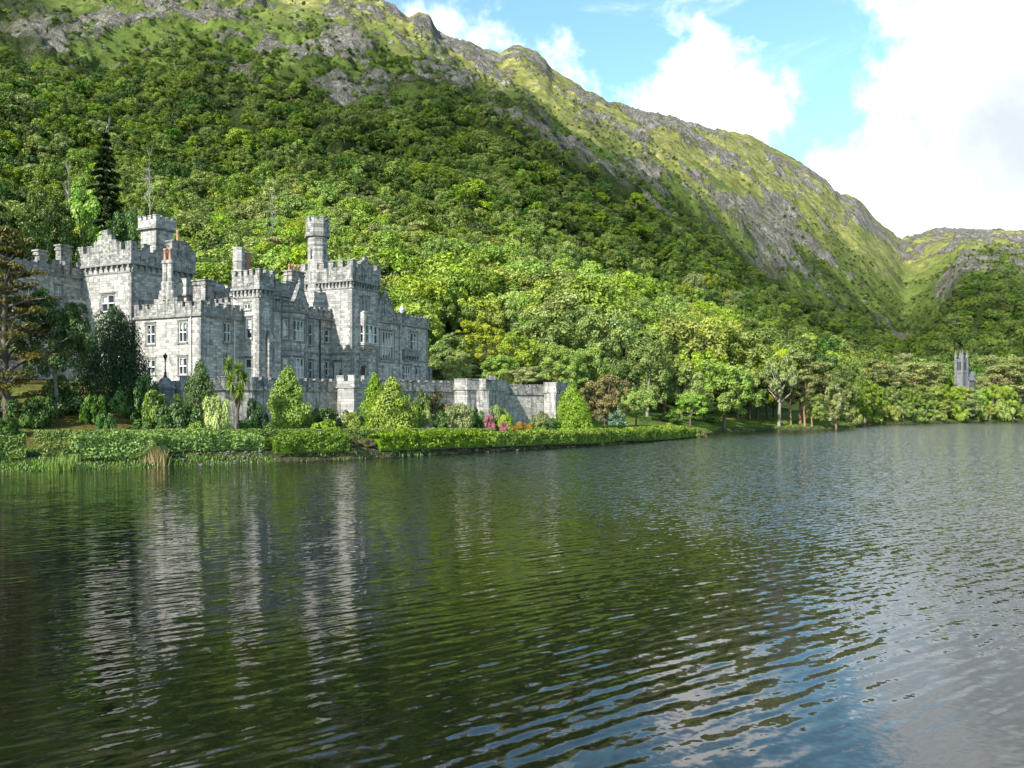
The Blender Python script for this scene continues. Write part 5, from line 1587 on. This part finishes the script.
# ---------------------------------------------------------------- hedges and the bank
def hedge(label, pts, top_py, width, leaf, seed, name='hedge', rough=0.10, size=0.12, round_=0.25, dens=1.0, group=None):
    """leafy hedge along pts (px, Y); top_py at each point gives the crest height"""
    rng = np.random.RandomState(seed)
    W = np.array([((p - 512) / FPX * Y, Y) for p, Y in pts])
    zt = np.array([CAMZ + (HZ - t) / FPX * Y for (p, Y), t in zip(pts, top_py)])
    seg = np.r_[0, np.cumsum(np.linalg.norm(np.diff(W, axis=0), axis=1))]
    L = seg[-1]

    def at(s):
        x = np.interp(s, seg, W[:, 0]); y = np.interp(s, seg, W[:, 1]); z = np.interp(s, seg, zt)
        x2 = np.interp(np.minimum(s + 0.5, L), seg, W[:, 0]) - np.interp(np.maximum(s - 0.5, 0), seg, W[:, 0])
        y2 = np.interp(np.minimum(s + 0.5, L), seg, W[:, 1]) - np.interp(np.maximum(s - 0.5, 0), seg, W[:, 1])
        ln = np.hypot(x2, y2)
        return x, y, z, y2 / ln, -x2 / ln            # normal to the right of the path (towards the lake)
    hmean = 1.8
    n = int(dens * L * (width + 2 * hmean) / (size * size * 1.2) * 1.5)
    s = rng.uniform(-0.3, L + 0.3, n); sc = np.clip(s, 0, L)
    x, y, z, nx, ny = at(sc)
    ends = s - sc
    per = width + 2 * hmean
    u = rng.uniform(0, per, n)
    gx, gy, _, _, _ = at(np.linspace(0, L, 60))
    zg = np.interp(sc, np.linspace(0, L, 60), ground(gx, gy)[0])
    zg = np.maximum(zg, 0.0) - 0.05
    H = z - zg
    top = (u > hmean) & (u < hmean + width)
    side = np.where(u <= hmean, 1.0, -1.0)
    f = np.where(u <= hmean, u / hmean, (per - u) / hmean)          # height share on the sides
    off = np.where(top, (u - hmean) / width - 0.5, 0.0)
    lat = np.where(top, -off * width, side * width / 2)
    zz = np.where(top, z, zg + H * f)
    bev = np.where(top, np.maximum(0, np.abs(off) - 0.32) / 0.18, 0) * round_
    zz = zz - bev * 0.9
    lat = lat - np.where(top, 0, side * np.maximum(0, f - 0.8) / 0.2 * round_ * 0.6)
    zz = zz + np.where(top, 1.0, f) * (fbm(s + 31, lat * 0.7 + 5, 2.2, 3, 0.55, seed + 2) - 0.55) * rough * 6.0
    lump = (fbm(s * 1.0 + 50, zz * 1.3 + lat, 1.2, 3, 0.6, seed) - 0.55) * 6 * rough + rng.uniform(-.06, .06, n) * 1.2
    Nn = np.where(top[:, None], np.stack([0 * s, 0 * s, 1 + 0 * s], 1), np.stack([nx * side, ny * side, 0.25 + 0 * s], 1))
    pos = np.stack([x + nx * lat, y + ny * lat, zz], 1) + Nn * lump[:, None]
    dx = np.stack([-ny, nx, 0 * s], 1)
    pos += dx * ends[:, None]
    nr = unit(Nn + rdir(rng, n) * 0.75)
    ct = fbm(s + 9, zz * 1.5 + lat, 0.9, 3, 0.5, seed + 5)
    tint = np.clip((ct - 0.3) * 1.8 * 0.6 + rng.rand(n) * 0.4, 0, 1)
    P1 = leaves(rng, pos, nr, size, 0.62, tint)
    # dense woody inside so that one does not look through
    m = max(2, int(L / 1.5)); ss = np.linspace(0.1, L - 0.1, m)
    x, y, z, nx, ny = at(ss); g = np.maximum(ground(x, y)[0], 0) - 0.3
    hw = max(0.15, width / 2 - 0.22 - 2.0 * rough)
    ring = np.stack([np.stack([x + nx * a, y + ny * a, b], 1) for a, b in ((hw, g), (hw, z - 0.35 - 2.2 * rough), (-hw, z - 0.35 - 2.2 * rough), (-hw, g))], 1)
    V2 = ring.reshape(-1, 3); Q2 = []
    for i in range(m - 1):
        for j in range(4):
            Q2.append((i * 4 + j, i * 4 + (j + 1) % 4, i * 4 + 4 + (j + 1) % 4, i * 4 + 4 + j))
    Q2 += [(0, 1, 2, 3), (m * 4 - 1, m * 4 - 2, m * 4 - 3, m * 4 - 4)]
    core = [V2, np.array(Q2), np.zeros(len(Q2))]
    a = join([P1, core])
    o = link(name, arr_mesh(name, a[0], a[1], [LEAF[leaf]], a[2]))
    return tag(o, label, 'hedge', group)


def shy(c, d):
    return float(I(c, SH_C, SH_Y)) + d


def hpts(cs, d):
    return [(c, shy(c, d)) for c in cs]


hedge('long low clipped hedge behind the bank, from the lawn to the double bastion', hpts([38, 120, 200, 280, 360, 440, 490], 6.6), [430.2, 429.8, 429.8, 429.6, 429.6, 429.0, 428.6], 1.3, 'hedge', 1, 'clipped_hedge', 0.04, 0.10)
hedge('big rounded hedge block at the left edge on the water', hpts([-120, -60, 0, 22], 2.2), [436, 435, 434, 435], 2.6, 'hedge', 2, rough=0.09, round_=0.5)
hedge('low broken hedge with reeds before it, left of the long bushes', hpts([46, 60, 78], 1.7), [442, 441, 440], 1.6, 'mid', 3, rough=0.2)
hedge('leafy hedge in front of the lawn bank, left of the straw clump', hpts([74, 100, 125, 147], 1.6), [432.5, 431.6, 431.6, 433], 2.2, 'hedge', 4, rough=0.17, round_=0.4)
hedge('leafy hedge above the stones, between straw clump and bare grass gap', hpts([152, 180, 210, 240, 258], 2.5), [433, 431.6, 431.6, 432, 435], 2.0, 'hedge', 5, rough=0.17, round_=0.4)
hedge('bushy green hedge reaching the water below the broad golden cypress', hpts([272, 290, 315, 341], 1.6), [434, 432.2, 432, 433], 2.5, 'mid', 6, rough=0.2, round_=0.45)
hedge('long leafy hedge on the water below the cypress pair', hpts([376, 400, 430, 460, 482], 1.6), [432.5, 431, 430.8, 430.6, 434], 2.3, 'hedge', 8, rough=0.16, round_=0.4)
hedge('long thick hedge along the water out to the garden tip', hpts([489, 520, 560, 600, 640, 670, 693], 1.7), [431, 430.2, 429.6, 429.0, 428.4, 428.0, 427.8], 2.4, 'hedge', 9, rough=0.13, round_=0.35)
hedge('thin clipped hedge line along the lawn behind the garden tip', [(520, 121.5), (580, 126.5), (630, 141), (655, 150)], [427.2, 426.4, 425.6, 425.4], 1.1, 'hedge', 12, 'clipped_hedge', 0.03, 0.11)


def blades(name, label, spots, n, hgt, leaf, seed, kind='stuff', cat=None, wid=0.03):
    """grass or reed blades scattered round spots (px, Y offset from the shore, spread)"""
    rng = np.random.RandomState(seed)
    V = []; Q = []; Tn = []; o = 0
    for px, d, sp, hs in spots:
        Y0 = shy(px, d); X0 = (px - 512) / FPX * Y0
        for i in range(n):
            x = X0 + rng.normal() * sp; y = Y0 + rng.normal() * sp * 0.35
            V.append((x, y)); Tn.append(hs)
    V = np.array(V); hs = np.array(Tn)
    z = np.maximum(ground(V[:, 0], V[:, 1])[0], -0.1)
    k = len(V)
    a = rng.uniform(0, 6.28, k); h = hgt * hs * rng.uniform(.5, 1.15, k)
    base = np.stack([V[:, 0], V[:, 1], z], 1)
    s = np.stack([np.cos(a), np.sin(a), 0 * a], 1) * wid
    ben = np.stack([np.cos(a + 1.6), np.sin(a + 1.6), 0 * a], 1) * (h * rng.uniform(.1, .55, k))[:, None]
    up = np.stack([0 * h, 0 * h, h], 1)
    VV = np.stack([base - s, base + s, base + s * .8 + up * .6 + ben * .35, base - s * .8 + up * .6 + ben * .35, base + up + ben + s * .1, base + up + ben - s * .1], 1).reshape(-1, 3)
    i6 = np.arange(k) * 6
    QQ = np.concatenate([np.stack([i6, i6 + 1, i6 + 2, i6 + 3], 1), np.stack([i6 + 3, i6 + 2, i6 + 4, i6 + 5], 1)])
    o = link(name, arr_mesh(name, VV, QQ, [LEAF[leaf]], np.tile(rng.rand(k), 2)))
    return tag(o, label, cat, kind=kind)


gs = []
for px in list(range(24, 74, 6)) + list(range(158, 275, 4)) + list(range(300, 440, 14)) + list(range(600, 700, 21)):
    gs.append((px, 0.5, 0.6, prng.choice([0.3, 0.5, 0.8, 1.2])))
for px in range(256, 300, 4):
    gs.append((px, 3.0, 0.9, 0.5))
for px in range(0, 150, 5):
    gs.append((px, 0.9, 0.8, 0.7)); gs.append((px, 0.3, 0.6, 0.5))
for px in range(20, 60, 5):
    gs.append((px, 4.0, 1.0, 0.5))
for px in range(712, 850, 4):
    gs.append((px, 1.2, 1.2, 0.6)); gs.append((px, 5.0, 2.0, 0.5))
blades('bank_grass', 'green grass and weeds along the stony waterline', gs, 34, 0.36, 'reed', 3)
blades('reeds', 'upright green reeds in the water left of the long bushes', [(p, -0.25, 0.45, 1.0) for p in (56, 60, 64, 68, 72)], 60, 1.25, 'reed', 4, cat='reeds', wid=0.022)
blades('straw_clump', 'dry straw-coloured grass clump hanging over the water', [(p, 0.7, 0.5, 1.0) for p in (148, 151, 154, 157)], 100, 1.35, 'straw', 5, kind=None, cat='grass clump', wid=0.025)

rng = np.random.RandomState(8)
sv = []; sq = []; o = 0
for i in range(150):
    px = rng.choice([rng.uniform(20, 140), rng.uniform(160, 262), rng.uniform(200, 262), rng.uniform(490, 690), rng.uniform(370, 500)])
    Y = shy(px, rng.uniform(-0.1, 1.5)); x = (px - 512) / FPX * Y; r = rng.uniform(.07, .21)
    z = max(gz(x, Y), -0.05) + r * .2
    th = np.arange(6) * 1.047
    ringv = []
    for zz, rr in ((-.8, .55), (-.1, 1.0), (.5, .8), (.75, .3)):
        for t_ in th:
            ringv.append((x + math.cos(t_) * r * rr * rng.uniform(.8, 1.25), Y + math.sin(t_) * r * rr * rng.uniform(.8, 1.2), z + zz * r * .8))
    sv += ringv
    for a in range(3):
        for b in range(6):
            sq.append((o + a * 6 + b, o + a * 6 + (b + 1) % 6, o + (a + 1) * 6 + (b + 1) % 6, o + (a + 1) * 6 + b))
    sq.append((o + 18, o + 19, o + 20, o + 21)); sq.append((o + 21, o + 22, o + 23, o + 18))
    o += 24
so = link('shore_stones', arr_mesh('shore_stones', sv, sq, [flat_mat('pale_stone', (0.12, 0.117, 0.11), 0.9, 0.6, 3.0)]))
tag(so, kind='stuff')


# ---------------------------------------------------------------- the wood on the hillside: one mass, crowns scattered with geometry nodes
def hill_wood():
    lib = bpy.data.collections.new('hillside_wood_crowns')
    kinds = []
    spec = [('dark', 0), ('dark', 1), ('mid', 2), ('mid', 3), ('mid', 4), ('lime', 5), ('lime', 6), ('gold', 7), ('fresh', 8), ('grey', 9), ('rhodo', 10), ('pine', 11), ('spruce', 12)]
    for i, (lf, sd) in enumerate(spec):
        if lf == 'spruce':
            cr, tr = spruce(930, 2600, 0.028, 0.20)
        elif lf == 'pine':
            cr, tr = pine(931, 2400, 0.026, low=0.4)
        else:
            cr, tr = broadleaf(900 + sd, 3000, 0.028, nlobe=7, wide=0.44, low=0.10, lobe=0.24, cl=8, crad=0.105, nl=7)
        a = join([cr, tr])
        mi = np.r_[np.zeros(len(cr[1])), np.ones(len(tr[1]))]
        me = arr_mesh('crown_%02d' % i, a[0], a[1], [LEAF[lf], BARK_PALE if i % 3 == 0 else BARK], a[2], mi)
        ob = bpy.data.objects.new('crown_%02d' % i, me)
        lib.objects.link(ob)
    rs = np.random.RandomState(77)
    pts = []
    Y = 105.0
    while Y < 1150:
        st = 3.1 if Y < 260 else 3.1 + (Y - 260) * 0.0065
        n = int(2.1 * Y / st)
        X = (np.arange(n) - n / 2) * st + rs.uniform(-.48, .48, n) * st
        yy = Y + rs.uniform(-.5, .5, n) * st
        pts.append(np.stack([X, yy], 1)); Y += st
    Pn = np.concatenate(pts)
    z, p, rock = ground(Pn[:, 0], Pn[:, 1])
    x, y = Pn[:, 0], Pn[:, 1]
    c = 512 + FPX * x / y
    patch = fbm(x, y, 45, 4, 0.55, 91)
    start = np.where(c < 430, 6.03, np.where(c < 640, 6.33, np.where(c < 860, 6.14, 6.08)))
    edge = 7.98 + (patch - 0.5) * 1.1 + 0.40 * sstep(740, 840, c)
    r = rs.rand(len(x))
    keep = (p > start) & (p < edge) & (r < np.where(rock > 0.6, 0.45, 1.0))
    bush = (p >= edge) & (p < 8.9) & (r < np.clip((patch - 0.29) * 2.6, 0, .92) * np.where(rock > 0.6, 0.45, 1.0) * np.clip((8.95 - p) / 0.9, 0.04, 1) * np.where(p < 8.6, 1.6, 1.0))
    keep |= bush
    keep &= ~((np.abs(c - 963) < 27) & (y < 424))
    # nothing inside the castle
    la = (x - CO.x) * CU.x + (y - CO.y) * CU.y; lb = (x - CO.x) * CV.x + (y - CO.y) * CV.y
    keep &= ~((la > -42) & (la < 28) & (lb > -30) & (lb < 37 - 0.42 * (la + 30)))
    x, y, z, p, c, r, rock, patch, bush = (q[keep] for q in (x, y, z, p, c, r, rock, patch, bush))
    n = len(x)
    # kinds by place: light deciduous belt low down, darker oak wood higher, mixed between
    zone = fbm(x, y, 70, 3, 0.5, 95) - 0.5
    lowb = 1 - sstep(6.85, 7.15, p + zone * 1.0)
    lowb = lowb * np.where(c > 740, 0.35, 1.0)
    q = rs.rand(n)
    lo_set = np.array([5, 6, 5, 7, 7, 9, 8, 6, 3, 4, 9, 11]); hi_set = np.array([2, 3, 4, 2, 3, 4, 0, 1, 10, 9, 2, 6])
    dk_set = np.array([0, 1, 2, 10, 3, 0, 12, 4])
    idx = np.where(rs.rand(n) < lowb, lo_set[(q * 12).astype(int)], hi_set[(q * 12).astype(int)])
    dark = (c > 720) & (lowb < 0.5) & (rs.rand(n) < 0.55)
    idx = np.where(dark, dk_set[(q * 8).astype(int)], idx)
    idx = np.where((zone < -0.06) & (lowb < .4) & (rs.rand(n) < .6), dk_set[(q * 8).astype(int)], idx)
    h = np.interp(p, [6, 6.8, 7.2, 7.7, 8.0, 8.7], [9.5, 8.2, 6.2, 4.3, 3.0, 2.2]) * rs.uniform(.65, 1.3, n)
    h = h * np.where(rs.rand(n) < 0.22, rs.uniform(1.15, 1.55, n), 1.0) * np.where(rs.rand(n) < 0.35, 0.72, 1.0)
    h = np.where(bush, h * 0.72, h)
    h = np.where((c > 850) & (p < 7), h * 1.1, h)
    w = h * rs.uniform(.85, 1.15, n) * np.where(p > 7.3, 1.25, 1.0)
    w = np.where(idx == 12, w * 0.8, w); h = np.where(idx == 12, h * 1.25, h)
    me = bpy.data.meshes.new('hillside_wood')
    me.vertices.add(n)
    me.vertices.foreach_set('co', np.stack([x, y, z - 0.05 * h], 1).astype(np.float32).ravel())
    a = me.attributes.new('kind_index', 'INT', 'POINT'); a.data.foreach_set('value', idx.astype(np.int32))
    a = me.attributes.new('size', 'FLOAT_VECTOR', 'POINT'); a.data.foreach_set('vector', np.stack([w, w, h], 1).astype(np.float32).ravel())
    a = me.attributes.new('turn', 'FLOAT_VECTOR', 'POINT'); a.data.foreach_set('vector', np.stack([rs.normal(size=n) * .06, rs.normal(size=n) * .06, rs.uniform(0, 6.28, n)], 1).astype(np.float32).ravel())
    me.update()
    ob = link('hillside_wood', me)
    tag(ob, 'unbroken mass of tree crowns covering the mountainside', 'wood', kind='stuff')
    ng = bpy.data.node_groups.new('scatter_crowns', 'GeometryNodeTree')
    ng.interface.new_socket('Geometry', in_out='INPUT', socket_type='NodeSocketGeometry')
    ng.interface.new_socket('Geometry', in_out='OUTPUT', socket_type='NodeSocketGeometry')
    N = ng.nodes; L = ng.links
    gi = N.new('NodeGroupInput'); go = N.new('NodeGroupOutput')
    ci = N.new('GeometryNodeCollectionInfo'); ci.inputs['Collection'].default_value = lib
    ci.inputs['Separate Children'].default_value = True; ci.inputs['Reset Children'].default_value = True
    ip = N.new('GeometryNodeInstanceOnPoints'); ip.inputs['Pick Instance'].default_value = True

    def named(nm, typ):
        q = N.new('GeometryNodeInputNamedAttribute'); q.data_type = typ; q.inputs['Name'].default_value = nm
        return [s for s in q.outputs if s.enabled and s.name == 'Attribute'][0]
    L.new(gi.outputs[0], ip.inputs['Points']); L.new(ci.outputs[0], ip.inputs['Instance'])
    L.new(named('kind_index', 'INT'), ip.inputs['Instance Index'])
    er = N.new('FunctionNodeEulerToRotation')
    L.new(named('turn', 'FLOAT_VECTOR'), er.inputs[0]); L.new(er.outputs[0], ip.inputs['Rotation'])
    L.new(named('size', 'FLOAT_VECTOR'), ip.inputs['Scale'])
    L.new(ip.outputs[0], go.inputs[0])
    md = ob.modifiers.new('scatter', 'NODES'); md.node_group = ng
    return n


print('hillside crowns', hill_wood())
